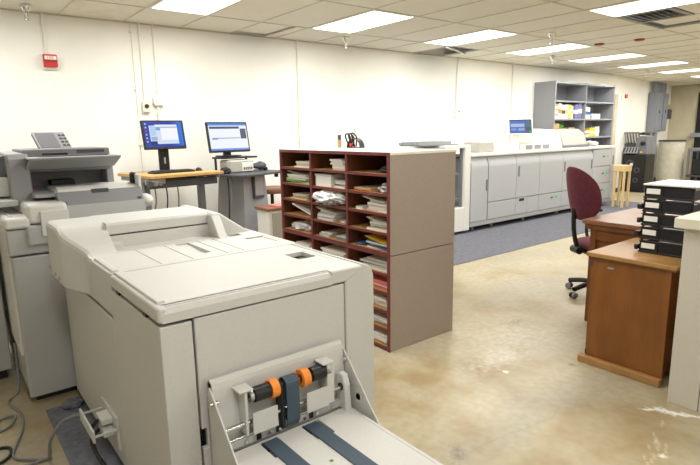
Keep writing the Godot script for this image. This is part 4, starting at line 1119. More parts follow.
func standing_desk():
	var y := 1.22
	var d := thing("standing_desk", "oak-topped standing desk with dark steel frame against the back wall", "desk", Vector3(1.985, 0, -5.55), "", 8.0)
	var b := B.new(); b.box(Vector3(0, y - 0.015, 0), Vector3(0.81, 0.03, 0.74), 0.005); part(b, "desktop", M.oak_board, d, true)
	Lp(d, "cross_beam", "slate_dark", Vector3(0.02, y - 0.1, 0.22), Vector3(0.76, 0.075, 0.05), 0.004)
	Lp(d, "cable_trough", "slate_dark", Vector3(0.02, y - 0.09, -0.1), Vector3(0.76, 0.06, 0.12), 0.004)
	for sg in [-1, 1]:
		Lp(d, "frame_rail", "slate", Vector3(0.37 * sg, y - 0.05, 0), Vector3(0.05, 0.04, 0.62), 0.004)
		var lg := Lp(d, "leg", "slate", Vector3(0.31 * sg, (y - 0.06) / 2 + 0.02, 0.05), Vector3(0.065, y - 0.1, 0.065), 0.006)
		Lp(lg, "foot", "slate_dark", Vector3(0.31 * sg, 0.02, 0.0), Vector3(0.08, 0.04, 0.66), 0.008)
	for k in 3:
		b = B.new(); b.cyl(Vector3(-0.40 + k * 0.05, y - 0.08, 0.30), Vector3(-0.40 + k * 0.05, y - 0.08, 0.36), 0.028 - 0.005 * k, -1, 12); part(b, "crank_gear", M.steel if k else M.slate_dark, d, true)
	Lp(d, "crank_bracket", "steel", Vector3(-0.33, y - 0.06, 0.31), Vector3(0.2, 0.05, 0.02), 0.004)
	for k in 3:
		b = B.new(); b.tube([Vector3(-0.15 + k * 0.13, y - 0.1, -0.1), Vector3(-0.13 + k * 0.13, 0.9, -0.12), Vector3(-0.17 + k * 0.15, 0.6, -0.2), Vector3(-0.1 + k * 0.05, 0.2, -0.3)], 0.007, 6); part(b, "hanging_cable", M.cord_grey if k != 1 else M.cord_black, d, true)
	# desktop picture
	var im := Image.create(256, 160, false, Image.FORMAT_RGB8)
	im.fill(rgb(24, 60, 170))
	for i in 40: im.fill_rect(Rect2i(170 + i * 2, 0, 2, 160), rgb(24, 60, 170).lerp(rgb(40, 130, 220), i / 40.0))
	for i in 6: im.fill_rect(Rect2i(8, 10 + i * 22, 10, 9), rgb(190, 200, 225) if i != 2 else rgb(190, 60, 60))
	im.fill_rect(Rect2i(34, 24, 186, 116), rgb(214, 226, 244)); im.fill_rect(Rect2i(72, 18, 146, 12), rgb(236, 240, 250)); im.fill_rect(Rect2i(40, 28, 34, 60), rgb(180, 205, 240)); im.fill_rect(Rect2i(76, 34, 30, 20), rgb(110, 165, 225)); im.fill_rect(Rect2i(108, 40, 110, 74), rgb(248, 250, 255)); im.fill_rect(Rect2i(108, 33, 110, 5), rgb(150, 170, 205)); im.fill_rect(Rect2i(40, 94, 40, 24), rgb(150, 180, 215)); im.fill_rect(Rect2i(34, 122, 42, 26), rgb(20, 40, 110)); im.fill_rect(Rect2i(0, 152, 256, 8), rgb(20, 60, 150))
	screen_mat("desktop_screen", im, 0.95)
	monitor("monitor", "black monitor with blue desktop on the oak standing desk", Vector3(1.965, y, -5.64), 4.0, 0.45, 0.30, 0.2, 0.235, "desktop_screen")
	var k := thing("keyboard", "black keyboard lying on the oak standing desk", "keyboard", Vector3(1.96, y, -5.45), "", 8.0)
	Lp(k, "tray", "black", Vector3(0, 0.009, 0), Vector3(0.45, 0.018, 0.15), 0.005)
	for r in 4: Lp(k, "key_row", "black_soft", Vector3(0, 0.021, -0.05 + r * 0.033), Vector3(0.42, 0.007, 0.024), 0.002)
	b = B.new(); b.blob(func(a, l): return Vector3(2.27 + 0.035 * cos(l) * cos(a), y + maxf(0, 0.036 * sin(l)), -5.5 + 0.055 * cos(l) * sin(a)), 16, 10)
	single(b, "computer_mouse", M.black, "black mouse at the right end of the oak desk", "mouse")

func kiosk():
	# grey tapered pedestal workstation
	var y := 1.17
	var k := thing("workstation_pedestal", "grey tapered workstation pedestal with a dark top beside the sorter", "pedestal", Vector3(2.83, 0, -5.56), "", 18.0)
	var b := B.new()
	b.prism([Vector2(-0.37, -0.3), Vector2(0.36, -0.3), Vector2(0.42, -0.1), Vector2(0.41, 0.2), Vector2(0.3, 0.31), Vector2(-0.3, 0.34), Vector2(-0.37, 0.28)], "xz", y - 0.028, y, 0.006); part(b, "top", M.slate_dark, k, true)
	b = B.new()
	var lo := [Vector3(-0.27, 0.06, -0.25), Vector3(0.22, 0.06, -0.25), Vector3(0.22, 0.06, 0.24), Vector3(-0.27, 0.06, 0.24)]
	var hi := [Vector3(-0.18, y - 0.028, -0.22), Vector3(0.16, y - 0.028, -0.22), Vector3(0.16, y - 0.028, 0.17), Vector3(-0.18, y - 0.028, 0.17)]
	var nn := [Vector3(0, 0, -1), Vector3(1, 0, 0), Vector3(0, 0, 1), Vector3(-1, 0, 0)]
	for i in 4: b.q(lo[i], lo[(i + 1) % 4], hi[(i + 1) % 4], hi[i], nn[i])
	part(b, "column", M.mid_grey, k, true)
	Lp(k, "base", "slate", Vector3(0, 0.035, 0), Vector3(0.6, 0.07, 0.56), 0.01)
	Lp(k, "computer_bay", "slate_dark", Vector3(0.02, y - 0.16, 0.185), Vector3(0.16, 0.27, 0.06), 0.006)
	Lp(k, "computer_face", "mid_grey", Vector3(0.02, y - 0.15, 0.216), Vector3(0.135, 0.22, 0.008), 0.003)
	Lp(k, "seam", "slate", Vector3(-0.205, 0.8, -0.02), Vector3(0.004, 0.004, 0.38), 0.0)
	b = B.new(); b.cyl(Vector3(-0.1, y - 0.028, 0.24), Vector3(-0.1, y - 0.065, 0.24), 0.02); part(b, "clamp_knob", M.black, k, true)
	b = B.new(); b.cyl(Vector3(0.33, y - 0.028, 0.2), Vector3(0.33, y - 0.075, 0.2), 0.025); part(b, "clamp_knob", M.black, k, true)
	for i in 2:
		b = B.new(); b.tube([Vector3(-0.3, y - 0.04, 0.1 - i * 0.05), Vector3(-0.33 - i * 0.03, 0.9, 0.12), Vector3(-0.36, 0.6, 0.1), Vector3(-0.28, 0.3, 0.05)], 0.007, 6); part(b, "hanging_cable", M.cord_black if i else M.cord_grey, k, true)
	# shelf that carries the monitor
	var s := thing("monitor_shelf", "thin black monitor riser above the small white label printer", "riser", Vector3(2.79, y, -5.68), "", 8.0)
	Lp(s, "shelf_plate", "black", Vector3(0.0, 0.165, 0.0), Vector3(0.46, 0.02, 0.24), 0.004)
	for sg in [-1, 1]: Lp(s, "post", "black", Vector3(0.21 * sg, 0.0775, -0.08), Vector3(0.02, 0.155, 0.02), 0.002)
	var im := Image.create(256, 176, false, Image.FORMAT_RGB8)
	im.fill(rgb(238, 244, 255))
	im.fill_rect(Rect2i(0, 0, 256, 14), rgb(70, 130, 225)); im.fill_rect(Rect2i(0, 14, 256, 6), rgb(200, 215, 240)); im.fill_rect(Rect2i(6, 22, 200, 14), rgb(70, 76, 96)); im.fill_rect(Rect2i(210, 36, 40, 66), rgb(84, 88, 112)); im.fill_rect(Rect2i(16, 94, 190, 6), rgb(150, 165, 200)); im.fill_rect(Rect2i(16, 100, 40, 5), rgb(110, 120, 150)); im.fill_rect(Rect2i(0, 164, 256, 12), rgb(110, 150, 225)); im.fill_rect(Rect2i(150, 166, 8, 8), rgb(60, 120, 240))
	screen_mat("form_screen", im, 1.0)
	monitor("monitor", "black monitor showing a white form, on the riser", Vector3(2.70, y + 0.178, -5.66), 2.0, 0.505, 0.34, 0.2, 0.05, "form_screen", 0.09)
	var p := thing("label_printer", "small white label printer under the black riser", "label printer", Vector3(2.75, y, -5.6), "", 8.0)
	Lp(p, "case", "printer_taupe", Vector3(0.02, 0.07, 0.0), Vector3(0.32, 0.14, 0.22), 0.02)
	Lp(p, "front_cover", "printer_white", Vector3(0.09, 0.06, 0.11), Vector3(0.15, 0.1, 0.02), 0.008)
	for i in 5: Lp(p, "slot_rib", "slate_dark", Vector3(0.035 + i * 0.026, 0.045, 0.122), Vector3(0.014, 0.03, 0.004), 0.0)
	Lp(p, "badge", "sky_blue", Vector3(0.06, 0.115, 0.111), Vector3(0.04, 0.015, 0.004), 0.0)
	crumple("table_scanner", "black", Vector3(2.55, y, -5.44), Vector3(0.06, 0.075, 0.06), "black rounded scanner at the front left of the pedestal top", 31)
	var d := thing("barcode_scanner", "dark grey handheld scanner on the right of the pedestal top", "scanner", Vector3(3.06, y, -5.62))
	b = B.new(); b.blob(func(a, l): return Vector3(3.06 + 0.1 * cos(l) * cos(a), y + 0.056 + 0.045 * sin(l) * (1.0 + 0.2 * cos(a)), -5.62 + 0.06 * cos(l) * sin(a)), 18, 10); part(b, "body", M.slate_dark, d)
	P(d, "cable_boss", "black", 3.12, 3.17, y, y + 0.04, -5.65, -5.59, 0.015)
	# round stool and low cabinet behind the sorter
	var st := thing("round_stool", "brown round-topped stool between the pedestal and the sorter", "stool", Vector3(3.36, 0, -5.86))
	b = B.new(); b.lathe(Vector3(3.36, 0.905, -5.86), [Vector2(0, 0.03), Vector2(0.2, 0.03), Vector2(0.235, 0.015), Vector2(0.24, -0.01), Vector2(0.23, -0.035), Vector2(0, -0.035)], 28); part(b, "seat", M.seat_brown, st)
	b = B.new(); b.cyl(Vector3(3.36, 0.06, -5.86), Vector3(3.36, 0.88, -5.86), 0.022); part(b, "post", M.black, st)
	b = B.new(); b.lathe(Vector3(3.36, 0, -5.86), [Vector2(0, 0.06), Vector2(0.05, 0.06), Vector2(0.22, 0.02), Vector2(0.22, 0.0), Vector2(0, 0)], 24); part(b, "base", M.black, st)
	var cb := thing("low_cabinet", "low white metal cabinet with a brown top behind the sorter", "cabinet", Vector3(3.05, 0, -5.1))
	P(cb, "body", "printer_white", 2.76, 3.38, 0.04, 0.79, -5.16, -4.9, 0.006)
	P(cb, "top", "seat_brown", 2.74, 3.4, 0.79, 0.82, -5.18, -4.88, 0.006)
	P(cb, "drawer_front", "printer_taupe", 2.8, 3.34, 0.4, 0.76, -4.905, -4.89, 0.004)
	P(cb, "plinth", "black", 2.8, 3.34, 0.0, 0.04, -5.12, -4.93)
	b = B.new(); b.box(Vector3(3.02, 0.828, -5.0), Vector3(0.3, 0.014, 0.2), 0.002)
	single(b, "red_folder", M.pink, "red folder lying on the low cabinet behind the sorter", "folder")

# ---------------------------------------------------------------- grey shelving on the back wall
func wall_shelving():
	var s := thing("shelving_unit", "tall grey metal shelving unit with two bays behind the printer", "shelving", Vector3(10.7, 0, -5.97))
	var z0 := -6.195
	var z1 := -5.74
	for x in [9.55, 10.69, 11.86]: P(s, "upright_panel", "shelf_metal", x - 0.015, x + 0.015, 0.0, 2.49, z0, z1, 0.002)
	P(s, "back_panel", "shelf_metal", 9.56, 11.85, 0.0, 2.48, z0, z0 + 0.01)
	for k in [[9.565, 10.675], [10.705, 11.845]]:
		for y in [0.3, 0.7, 1.08, 1.42, 1.785, 2.13, 2.48]:
			if k[0] < 10 and y == 1.42: y = 1.44
			P(s, "shelf", "shelf_metal", k[0], k[1], y - 0.03, y, z0 + 0.01, z1 + 0.004, 0.002)
	P(s, "inner_divider", "counter_cap", 9.57, 9.9, 2.14, 2.45, z0 + 0.012, z0 + 0.02)
	P(s, "inner_divider", "counter_cap", 10.71, 10.95, 2.14, 2.45, z0 + 0.012, z0 + 0.02)
	# boxes: x0, x1, y, h, depth-from-front, material, band, words
	var bx := [
		[9.58, 9.72, 1.787, 0.15, 0.03, "paper", "cardboard", "white carton with a brown band, far left of the middle shelf"],
		[9.58, 9.71, 1.937, 0.13, 0.03, "cardboard", "paper", "small carton stacked on the far left white carton"],
		[9.73, 9.84, 1.787, 0.29, 0.03, "paper", "orange", "tall white carton with an orange band"],
		[9.85, 9.97, 1.787, 0.26, 0.03, "paper", "slate_dark", "tall white carton with a dark band"],
		[9.98, 10.08, 1.787, 0.27, 0.03, "paper", "yellow", "white carton with a thin yellow band"],
		[10.09, 10.19, 1.787, 0.27, 0.03, "yellow", "paper", "yellow carton with a white band"],
		[10.20, 10.28, 1.787, 0.25, 0.04, "paper", "yellow", "narrow white carton beside the yellow carton"],
		[10.34, 10.45, 1.787, 0.28, 0.03, "violet", "paper", "violet carton with a white band"],
		[10.46, 10.59, 1.787, 0.31, 0.03, "violet", "paper", "taller violet carton next to the bay divider"],
		[10.73, 10.82, 1.787, 0.24, 0.03, "paper", "blue", "white carton with a blue stripe at the bay divider"],
		[10.83, 10.93, 1.787, 0.23, 0.03, "paper", "blue", "blue-striped white carton, right one of the pair"],
		[11.02, 11.36, 1.787, 0.10, 0.03, "paper", "paper_grey", "flat white carton lying in the right bay"],
		[9.58, 9.78, 1.442, 0.25, 0.03, "cardboard", "orange", "brown carton on the lower left shelf"],
		[9.80, 10.02, 1.442, 0.15, 0.03, "paper", "green", "white carton with a green band, lower left shelf"],
		[10.14, 10.36, 1.442, 0.17, 0.03, "cardboard", "paper", "short brown carton on the lower left shelf"],
		[10.80, 10.95, 1.422, 0.12, 0.03, "paper", "orange", "white carton with an orange band, lower right shelf"],
		[10.97, 11.2, 1.422, 0.17, 0.03, "yellow", "paper", "yellow carton on the lower right shelf"],
		[11.22, 11.4, 1.422, 0.2, 0.05, "paper_grey", "paper", "grey bottle box on the lower right shelf"]]
	for q in bx:
		var zf: float = z1 - q[4]
		var t := thing("supply_carton", q[7], "carton", Vector3((q[0] + q[1]) / 2, q[2], zf - 0.12), "cartons on the grey shelving")
		P(t, "carton_body", q[5], q[0], q[1], q[2], q[2] + q[3], zf - 0.24, zf, 0.003)
		P(t, "label_band", q[6], q[0] - 0.001, q[1] + 0.001, q[2] + q[3] * 0.35, q[2] + q[3] * 0.62, zf - 0.05, zf + 0.002)
	crumple("green_bag", "green", Vector3(9.93, 1.595, -5.9), Vector3(0.15, 0.1, 0.1), "green and white bag lying on a lower left carton", 37)
	for k in [[10.1, "left"], [11.4, "right"]]:
		var b := B.new(); b.box(Vector3(k[0], 2.4975, -5.85), Vector3(0.24, 0.012, 0.16), 0.002)
		single(b, "paper_sheet", M.paper, "white paper sheet on top of the %s shelving bay" % k[1], "paper")

# ---------------------------------------------------------------- chair
func office_chair():
	var c := thing("office_chair", "maroon upholstered swivel chair with black base at the desk", "chair", Vector3(4.96, 0, -2.43), "", 58.0)
	# local +z is the way the chair faces
	var b := B.new()
	b.blob(func(a, l):
		var X := cos(l) * sin(a)
		var Yv := sin(l)
		var zz := cos(l) * cos(a)
		var w := 0.235 * (1.0 - 0.18 * clampf(Yv, 0, 1) ** 2)
		var x := signf(X) * pow(absf(X), 0.72) * w
		var y := 1.0 + signf(Yv) * pow(absf(Yv), 0.8) * 0.25
		var bend := 0.10 * pow(x / 0.215, 2)
		return Vector3(x, y, -0.235 + bend - (y - 0.72) * 0.2 + zz * 0.042), 36, 24)
	part(b, "backrest", M.maroon_cloth, c, true)
	b = B.new()
	b.blob(func(a, l):
		var X := cos(l) * sin(a)
		var zz := cos(l) * cos(a)
		return Vector3(signf(X) * pow(absf(X), 0.6) * 0.25, 0.5 + 0.055 * sin(l), 0.04 + signf(zz) * pow(absf(zz), 0.6) * 0.24), 32, 12)
	part(b, "seat", M.maroon_cloth, c, true)
	b = B.new(); b.tube([Vector3(0, 0.86, -0.29), Vector3(0, 0.72, -0.285), Vector3(0, 0.6, -0.27), Vector3(0, 0.47, -0.22), Vector3(0, 0.44, -0.1)], 0.022, 8); part(b, "back_bar", M.black, c, true)
	Lp(c, "tilt_mechanism", "black", Vector3(0, 0.43, 0), Vector3(0.16, 0.05, 0.3), 0.015)
	b = B.new(); b.cyl(Vector3(-0.06, 0.46, -0.24), Vector3(0.06, 0.46, -0.24), 0.036); part(b, "tension_knob", M.black, c, true)
	b = B.new(); b.tube([Vector3(-0.08, 0.43, -0.05), Vector3(-0.22, 0.42, -0.1), Vector3(-0.28, 0.4, -0.12)], 0.01, 6); part(b, "height_lever", M.steel, c, true)
	b = B.new(); b.cyl(Vector3(0, 0.1, 0), Vector3(0, 0.42, 0), 0.03, 0.025); part(b, "gas_column", M.black, c, true)
	for i in 5:
		var a := deg_to_rad(72.0 * i + 50)
		var d := Vector3(sin(a), 0, cos(a))
		b = B.new(); b.tube([d * 0.02 + Vector3.UP * 0.12, d * 0.15 + Vector3.UP * 0.115, d * 0.29 + Vector3.UP * 0.085], 0.024, 8)
		var leg := part(b, "base_arm", M.black_soft, c, true)
		var e := d.cross(Vector3.UP)
		for sg in [-1, 1]:
			b = B.new(); b.cyl(d * 0.29 + Vector3.UP * 0.03 + e * 0.008 * sg, d * 0.29 + Vector3.UP * 0.03 + e * 0.03 * sg, 0.03, 0.028, 16)
			part(b, "caster_wheel", M.black if sg > 0 else M.slate, leg, true)
	for sg in [-1, 1]:
		Lp(c, "armrest", "black_soft", Vector3(0.27 * sg, 0.79, 0.02), Vector3(0.075, 0.03, 0.26), 0.014)
		b = B.new(); b.tube([Vector3(0.27 * sg, 0.78, 0.02), Vector3(0.29 * sg, 0.58, 0.02), Vector3(0.2 * sg, 0.45, 0.02), Vector3(0.05 * sg, 0.43, 0.02)], 0.016, 8); part(b, "arm_support", M.black, c, true)

# ---------------------------------------------------------------- desk, cabinet and counter on the right
func desk_and_cabinet():
	var d := thing("wooden_desk", "brown wooden desk with a broad top behind the orange cabinet", "desk", Vector3(4.9, 0, -1.6))
	P(d, "desktop", "desk_top", 4.15, 6.0, 0.83, 0.865, -2.2, -1.0, 0.006)
	P(d, "top_edge", "desk_wood", 4.165, 5.98, 0.79, 0.83, -2.18, -1.02)
	P(d, "end_panel", "desk_wood", 4.2, 4.23, 0.0, 0.79, -2.14, -1.06, 0.003)
	for z in [-2.14, -1.1]: P(d, "corner_post", "desk_wood", 4.18, 4.24, 0.0, 0.79, z, z + 0.05, 0.004)
	P(d, "panel_rail", "desk_wood", 4.185, 4.2, 0.7, 0.79, -2.1, -1.1, 0.003)
	P(d, "drawer_bank", "desk_wood", 4.23, 4.7, 0.1, 0.79, -2.1, -1.06, 0.003)
	P(d, "end_panel", "desk_wood", 5.9, 5.93, 0.0, 0.79, -2.14, -1.06, 0.003)
	P(d, "modesty_panel", "desk_wood", 4.7, 5.9, 0.25, 0.79, -1.12, -1.1)
	var m := B.new(); m.lathe(Vector3(5.72, 0.866, -2.02), [Vector2(0, 0.012), Vector2(0.11, 0.012), Vector2(0.14, 0.006), Vector2(0.14, 0), Vector2(0, 0)], 24)
	single(m, "mouse_pad", M.black_soft, "round black pad on the far end of the brown desk", "pad")
	var c := thing("wooden_cabinet", "orange-brown wooden cabinet with a plinth strip, in front of the desk", "cabinet", Vector3(3.75, 0, -1.47))
	P(c, "side_panel", "cabinet_wood", 3.43, 3.455, 0.0, 0.75, -1.735, -1.235, 0.003)
	P(c, "back_panel", "cabinet_wood", 3.455, 4.12, 0.0, 0.75, -1.735, -1.72)
	P(c, "front_panel", "cabinet_wood", 3.47, 4.12, 0.06, 0.74, -1.27, -1.245)
	P(c, "far_panel", "cabinet_wood", 4.1, 4.125, 0.0, 0.75, -1.72, -1.27)
	P(c, "top", "cabinet_top", 3.405, 4.14, 0.752, 0.78, -1.76, -1.2, 0.005)
	P(c, "top_molding", "cabinet_wood", 3.415, 4.13, 0.74, 0.752, -1.75, -1.21, 0.003)
	P(c, "plinth_strip", "cabinet_top", 3.385, 3.43, 0.0, 0.05, -1.765, -1.23, 0.006)
	P(c, "inventory_tag", "steel", 3.426, 3.431, 0.685, 0.697, -1.62, -1.58)
	P(c, "hinge", "slate_dark", 3.426, 3.431, 0.68, 0.72, -1.735, -1.725)
	P(c, "hinge", "slate_dark", 3.426, 3.431, 0.06, 0.09, -1.735, -1.725)
	var k := thing("counter", "pale grey laminate counter with a cream cap at the right edge", "counter", Vector3(3.7, 0, -0.7))
	P(k, "panel", "counter", 3.25, 3.95, 0.0, 1.045, -1.13, -0.972, 0.003)
	P(k, "panel", "counter", 3.25, 3.95, 0.0, 1.045, -0.968, 0.2, 0.003)
	P(k, "cap", "counter_cap", 3.205, 4.0, 1.045, 1.105, -1.17, 0.25, 0.008)

# ---------------------------------------------------------------- letter trays
func letter_trays():
	var x := 3.67
	var z0 := -1.53
	var z1 := -1.25
	var names := ["lowest", "second lowest", "middle", "second highest", "topmost"]
	for i in 5:
		var y := 0.781 + i * 0.09
		var sh := 0.01 * (i - 2) * 0.3
		var t := thing("letter_tray", "%s black mesh letter tray of the stack on the cabinet" % names[i], "letter tray", Vector3(x + 0.17, y, (z0 + z1) / 2), "stacked letter trays")
		P(t, "base", "mesh_dark", x + sh, x + 0.34, y, y + 0.006, z0, z1)
		P(t, "front_panel", "mesh_dark", x + sh - 0.006, x + sh, y, y + 0.078, z0, z1, 0.001)
		P(t, "front_rim", "black", x + sh - 0.012, x + sh + 0.004, y + 0.074, y + 0.082, z0 - 0.006, z1 + 0.006, 0.004)
		P(t, "front_rim", "black", x + sh - 0.012, x + sh + 0.004, y, y + 0.012, z0 - 0.006, z1 + 0.006, 0.004)
		P(t, "divider_post", "black", x + sh - 0.012, x + sh, y + 0.01, y + 0.06, z0 + 0.102, z0 + 0.112)
		for z in [z0, z1]: P(t, "side_panel", "mesh_dark", x + sh, x + 0.34, y, y + 0.062, z - 0.003, z + 0.003)
		for xx in [x + 0.02, x + 0.32]:
			for z in [z0, z1]: P(t, "corner_post", "black", xx - 0.006, xx + 0.006, y, y + 0.089 if i < 4 else y + 0.08, z - 0.007, z + 0.007, 0.002)
		P(t, "label_card", "paper", x + sh - 0.009, x + sh - 0.006, y + 0.03, y + 0.064, z0 + 0.012, z0 + 0.095)
		if i < 4:
			P(t, "clip_tab", "black", x + sh - 0.02, x + sh + 0.02, y + 0.015, y + 0.05, z0 - 0.03 - 0.006 * (i % 2), z0 - 0.005, 0.006)
		var pp := thing("tray_papers", "white sheets lying in the %s letter tray" % names[i], "paper", Vector3(x + 0.17, y + 0.007, (z0 + z1) / 2), "papers in the letter trays")
		var n := 3 if i < 4 else 6
		for j in n:
			var b := B.new()
			b.box(Vector3.ZERO, Vector3(0.29, 0.009, 0.235), 0, 1, Transform3D(Basis(Vector3.UP, rng.randf_range(-0.05, 0.05)), Vector3(0.0, 0.005 + j * 0.0095 + (0.012 if i == 4 else 0.0), rng.randf_range(-0.004, 0.004))))
			part(b, "bundle", M.paper if j % 3 != 1 else M.paper_grey, pp, true)
	var b := B.new()
	b.box(Vector3(3.85, 1.232, -1.38), Vector3(0.4, 0.01, 0.31), 0.002, 1)
	single(b, "loose_papers", M.paper, "broad white sheets overhanging the top of the letter trays", "paper")

# ---------------------------------------------------------------- far corner
func far_corner():
	# light wood stand past the printer
	var s := thing("wooden_stand", "small pale pine stand beside the printer's far end", "stand", Vector3(11.0, 0, -5.0))
	P(s, "top_rail", "pine", 10.86, 11.14, 0.73, 0.85, -5.17, -4.93, 0.004)
	for k in [[10.87, -5.16], [10.87, -4.98], [11.09, -5.16], [11.09, -4.98]]: P(s, "leg", "pine", k[0], k[0] + 0.045, 0.0, 0.73, k[1], k[1] + 0.04, 0.003)
	# paper folding machine on a black cabinet
	var f := thing("folding_machine", "grey folding machine with slatted trays on a black cabinet", "machine", Vector3(13.999, 0, -6.020))
	P(f, "cabinet", "black", 13.751, 14.247, 0.0, 0.93, -6.320, -5.770, 0.01)
	P(f, "body", "slate", 13.813, 14.185, 0.93, 1.38, -6.070, -5.800, 0.02)
	P(f, "body", "slate_dark", 13.875, 14.216, 0.93, 1.3, -6.320, -6.070, 0.01)
	for k in [[1.15, 1.52, 13.887, 13.782], [0.93, 1.14, 13.720, 13.825]]:
		var b := B.new(); b.box(Vector3.ZERO, Vector3(0.02, (k[1] - k[0]) * 0.85, 0.36), 0.004, 1, Transform3D(Basis(Vector3.BACK, 0.45 if k[0] > 1 else -0.6), Vector3((k[2] + k[3]) / 2, (k[0] + k[1]) / 2, -6.170)))
		var tr := part(b, "slatted_tray", M.slate if k[0] > 1 else M.mid_grey, f)
		for i in 5:
			b = B.new(); b.box(Vector3(-0.012, 0, -0.14 + i * 0.07), Vector3(0.012, (k[1] - k[0]) * 0.68, 0.028), 0.002, 1, Transform3D(Basis(Vector3.BACK, 0.45 if k[0] > 1 else -0.6), Vector3((k[2] + k[3]) / 2, (k[0] + k[1]) / 2, -6.170)))
			part(b, "slat", M.paper_grey if k[0] > 1 else M.black, tr)
	for i in 3:
		var b := B.new(); b.cyl(Vector3(13.825, 1.43 + 0.01 * i, -6.120 + i * 0.1), Vector3(14.123, 1.43, -6.120 + i * 0.1), 0.03); part(b, "roller", M.black, f)
	var b := B.new(); b.cyl(Vector3(13.751, 1.2, -5.890), Vector3(13.813, 1.2, -5.890), 0.05); part(b, "hand_wheel", M.black, f)
	for k in [[0.7, -6.150, 0.1], [0.55, -5.970, 0.07], [0.4, -6.170, 0.08], [0.3, -5.990, 0.06]]:
		b = B.new(); b.ring(Vector3(13.745, k[0], k[1]), Vector3(13.751, k[0], k[1]), k[2], k[2] * 0.6, 18); part(b, "cabinet_pulley", M.slate_dark, f)
	P(f, "name_plate", "paper", 13.742, 13.751, 0.66, 0.72, -6.140, -6.070)
	P(f, "green_button", "yellow", 13.801, 13.813, 0.97, 1.01, -5.950, -5.900)
	# electrical cabinets with pipes to the ceiling, square to the slanted wall
	for k in [[15.62, 16.28, 1.45, "left grey electrical cabinet on the slanted wall"], [16.32, 16.86, 1.47, "right grey electrical cabinet on the slanted wall"]]:
		var xm: float = (k[0] + k[1]) / 2
		var t := thing("electrical_cabinet", k[3], "electrical cabinet", Vector3(xm, k[2], -6.2 - (xm - 12.7) * 0.1514), "electrical cabinets", 8.61)
		var w: float = k[1] - k[0]
		var hh: float = 2.52 - k[2]
		Lp(t, "box", "panel_metal", Vector3(0, hh / 2, 0.11), Vector3(w, hh, 0.2), 0.01)
		Lp(t, "cover", "panel_metal", Vector3(0, hh / 2, 0.22), Vector3(w - 0.06, hh - 0.1, 0.02), 0.006)
		Lp(t, "latch", "black", Vector3(0, 0.55, 0.236), Vector3(0.06, 0.07, 0.015), 0.004)
		for i in 3:
			b = B.new(); b.cyl(Vector3(-0.2 + i * 0.2, hh, 0.11), Vector3(-0.2 + i * 0.2, 2.8 - k[2], 0.11), 0.05); part(b, "pipe", M.panel_metal, t, true)
	b = B.new(); b.cyl(Vector3(16.1, 0.0, -6.58), Vector3(16.1, 1.44, -6.58), 0.06, 0.06, 12); single(b, "riser_pipe", M.panel_metal, "grey vertical pipe under the electrical cabinets", "pipe")
	var t := thing("disconnect_switch", "small dark switch box right of the electrical cabinets", "switch box", Vector3(17.5, 1.82, -6.927), "", 8.61)
	Lp(t, "box", "slate_dark", Vector3(0, 0.14, 0.08), Vector3(0.28, 0.28, 0.15), 0.01)
	Lp(t, "handle", "cardboard", Vector3(0, 0.35, 0.06), Vector3(0.23, 0.14, 0.1), 0.01)
	# round bin
	t = thing("round_drum", "large pale round drum with a dark rim in the far corner", "drum", Vector3(16.75, 0, -6.36))
	b = B.new(); b.lathe(Vector3(16.75, 0, -6.36), [Vector2(0, 0.02), Vector2(0.3, 0.02), Vector2(0.33, 0.06), Vector2(0.33, 1.2), Vector2(0.3, 1.2), Vector2(0.28, 0.2), Vector2(0, 0.2)], 30); part(b, "shell", M.concrete, t)
	b = B.new(); b.ring(Vector3(16.75, 1.18, -6.36), Vector3(16.75, 1.22, -6.36), 0.345, 0.3, 30); part(b, "rim", M.slate_dark, t)
	b = B.new(); b.ring(Vector3(16.75, 0.0, -6.36), Vector3(16.75, 0.05, -6.36), 0.345, 0.2, 30); part(b, "foot_ring", M.slate_dark, t)
	# dark frame cart near the door
	t = thing("metal_cart", "dark grey metal frame cart by the far doorway", "cart", Vector3(16.8, 0, -5.65))
	P(t, "top_shelf", "slate", 16.5, 17.2, 0.92, 1.0, -5.85, -5.3, 0.01)
	P(t, "lower_shelf", "slate_dark", 16.5, 17.2, 0.22, 0.27, -5.85, -5.3, 0.006)
	for k in [[16.5, -5.85], [16.5, -5.35], [17.15, -5.85], [17.15, -5.35]]: P(t, "leg", "slate", k[0], k[0] + 0.05, 0, 0.92, k[1], k[1] + 0.05, 0.004)
	P(t, "motor_box", "black_soft", 16.6, 17.1, 0.27, 0.7, -5.75, -5.42, 0.02)

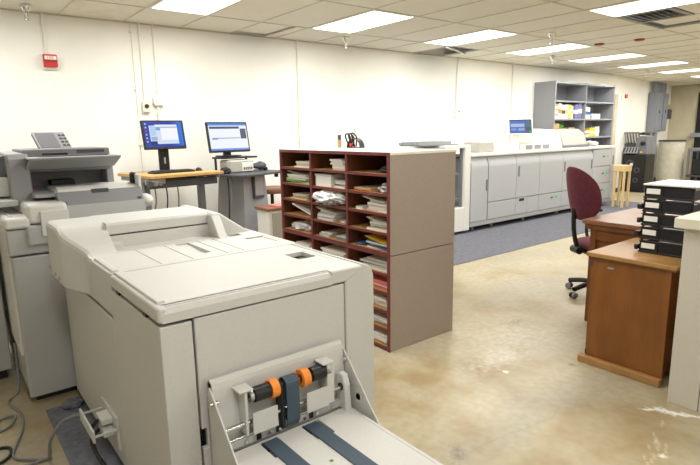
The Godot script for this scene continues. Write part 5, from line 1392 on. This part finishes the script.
# ---------------------------------------------------------------- cables on the floor
func floor_cables():
	single(box_b(0.36, 1.5, 0.0, 0.005, -3.42, -0.9), "floor_mat", M.mat_blue, "blue-grey floor mat under the foreground machine", "mat")
	var k := [
		["black floor cable along the copier's left side", "cord_black", 0.008, [Vector3(-0.1, 0.008, -4.0), Vector3(0.1, 0.008, -4.12), Vector3(0.22, 0.01, -4.3), Vector3(0.25, 0.05, -4.5)]],
		["long grey floor cable winding past the copier", "cord_grey", 0.007, [Vector3(0.29, 0.3, -3.9), Vector3(0.27, 0.02, -3.8), Vector3(0.2, 0.008, -3.67), Vector3(0.24, 0.008, -3.45), Vector3(0.22, 0.008, -3.25), Vector3(0.15, 0.008, -3.0), Vector3(0.22, 0.008, -2.9), Vector3(0.3, 0.008, -2.85)]],
		["grey floor cable looping out of the left edge", "cord_grey", 0.007, [Vector3(-0.1, 0.008, -3.4), Vector3(0.08, 0.008, -3.42), Vector3(0.16, 0.008, -3.47), Vector3(0.21, 0.022, -3.42), Vector3(0.16, 0.008, -3.33), Vector3(0.05, 0.008, -3.3), Vector3(-0.1, 0.008, -3.28)]],
		["black floor cable curled at the lower left", "cord_black", 0.008, [Vector3(-0.1, 0.008, -3.05), Vector3(0.06, 0.008, -3.12), Vector3(0.14, 0.008, -3.1), Vector3(0.13, 0.008, -3.0), Vector3(0.02, 0.008, -2.93)]],
		["grey cable rising from the floor to the machine's bracket", "cord_grey", 0.008, [Vector3(0.05, 0.009, -2.86), Vector3(0.26, 0.009, -2.86), Vector3(0.29, 0.03, -2.84), Vector3(0.3, 0.12, -2.82), Vector3(0.36, 0.21, -2.8), Vector3(0.436, 0.23, -2.78)]],
		["black cable on the mat under the bracket", "cord_black", 0.009, [Vector3(0.3, 0.014, -2.7), Vector3(0.4, 0.014, -2.6), Vector3(0.44, 0.014, -2.4)]]]
	for c in k:
		var b := B.new()
		b.tube(c[3], c[2], 8)
		single(b, "floor_cable", M[c[1]], c[0], "cable", "cables on the floor")
	crumple("mat_fold", "mat_blue", Vector3(0.5, 0.005, -3.36), Vector3(0.06, 0.05, 0.05), "curled-up corner of the blue-grey mat by the copier", 44)
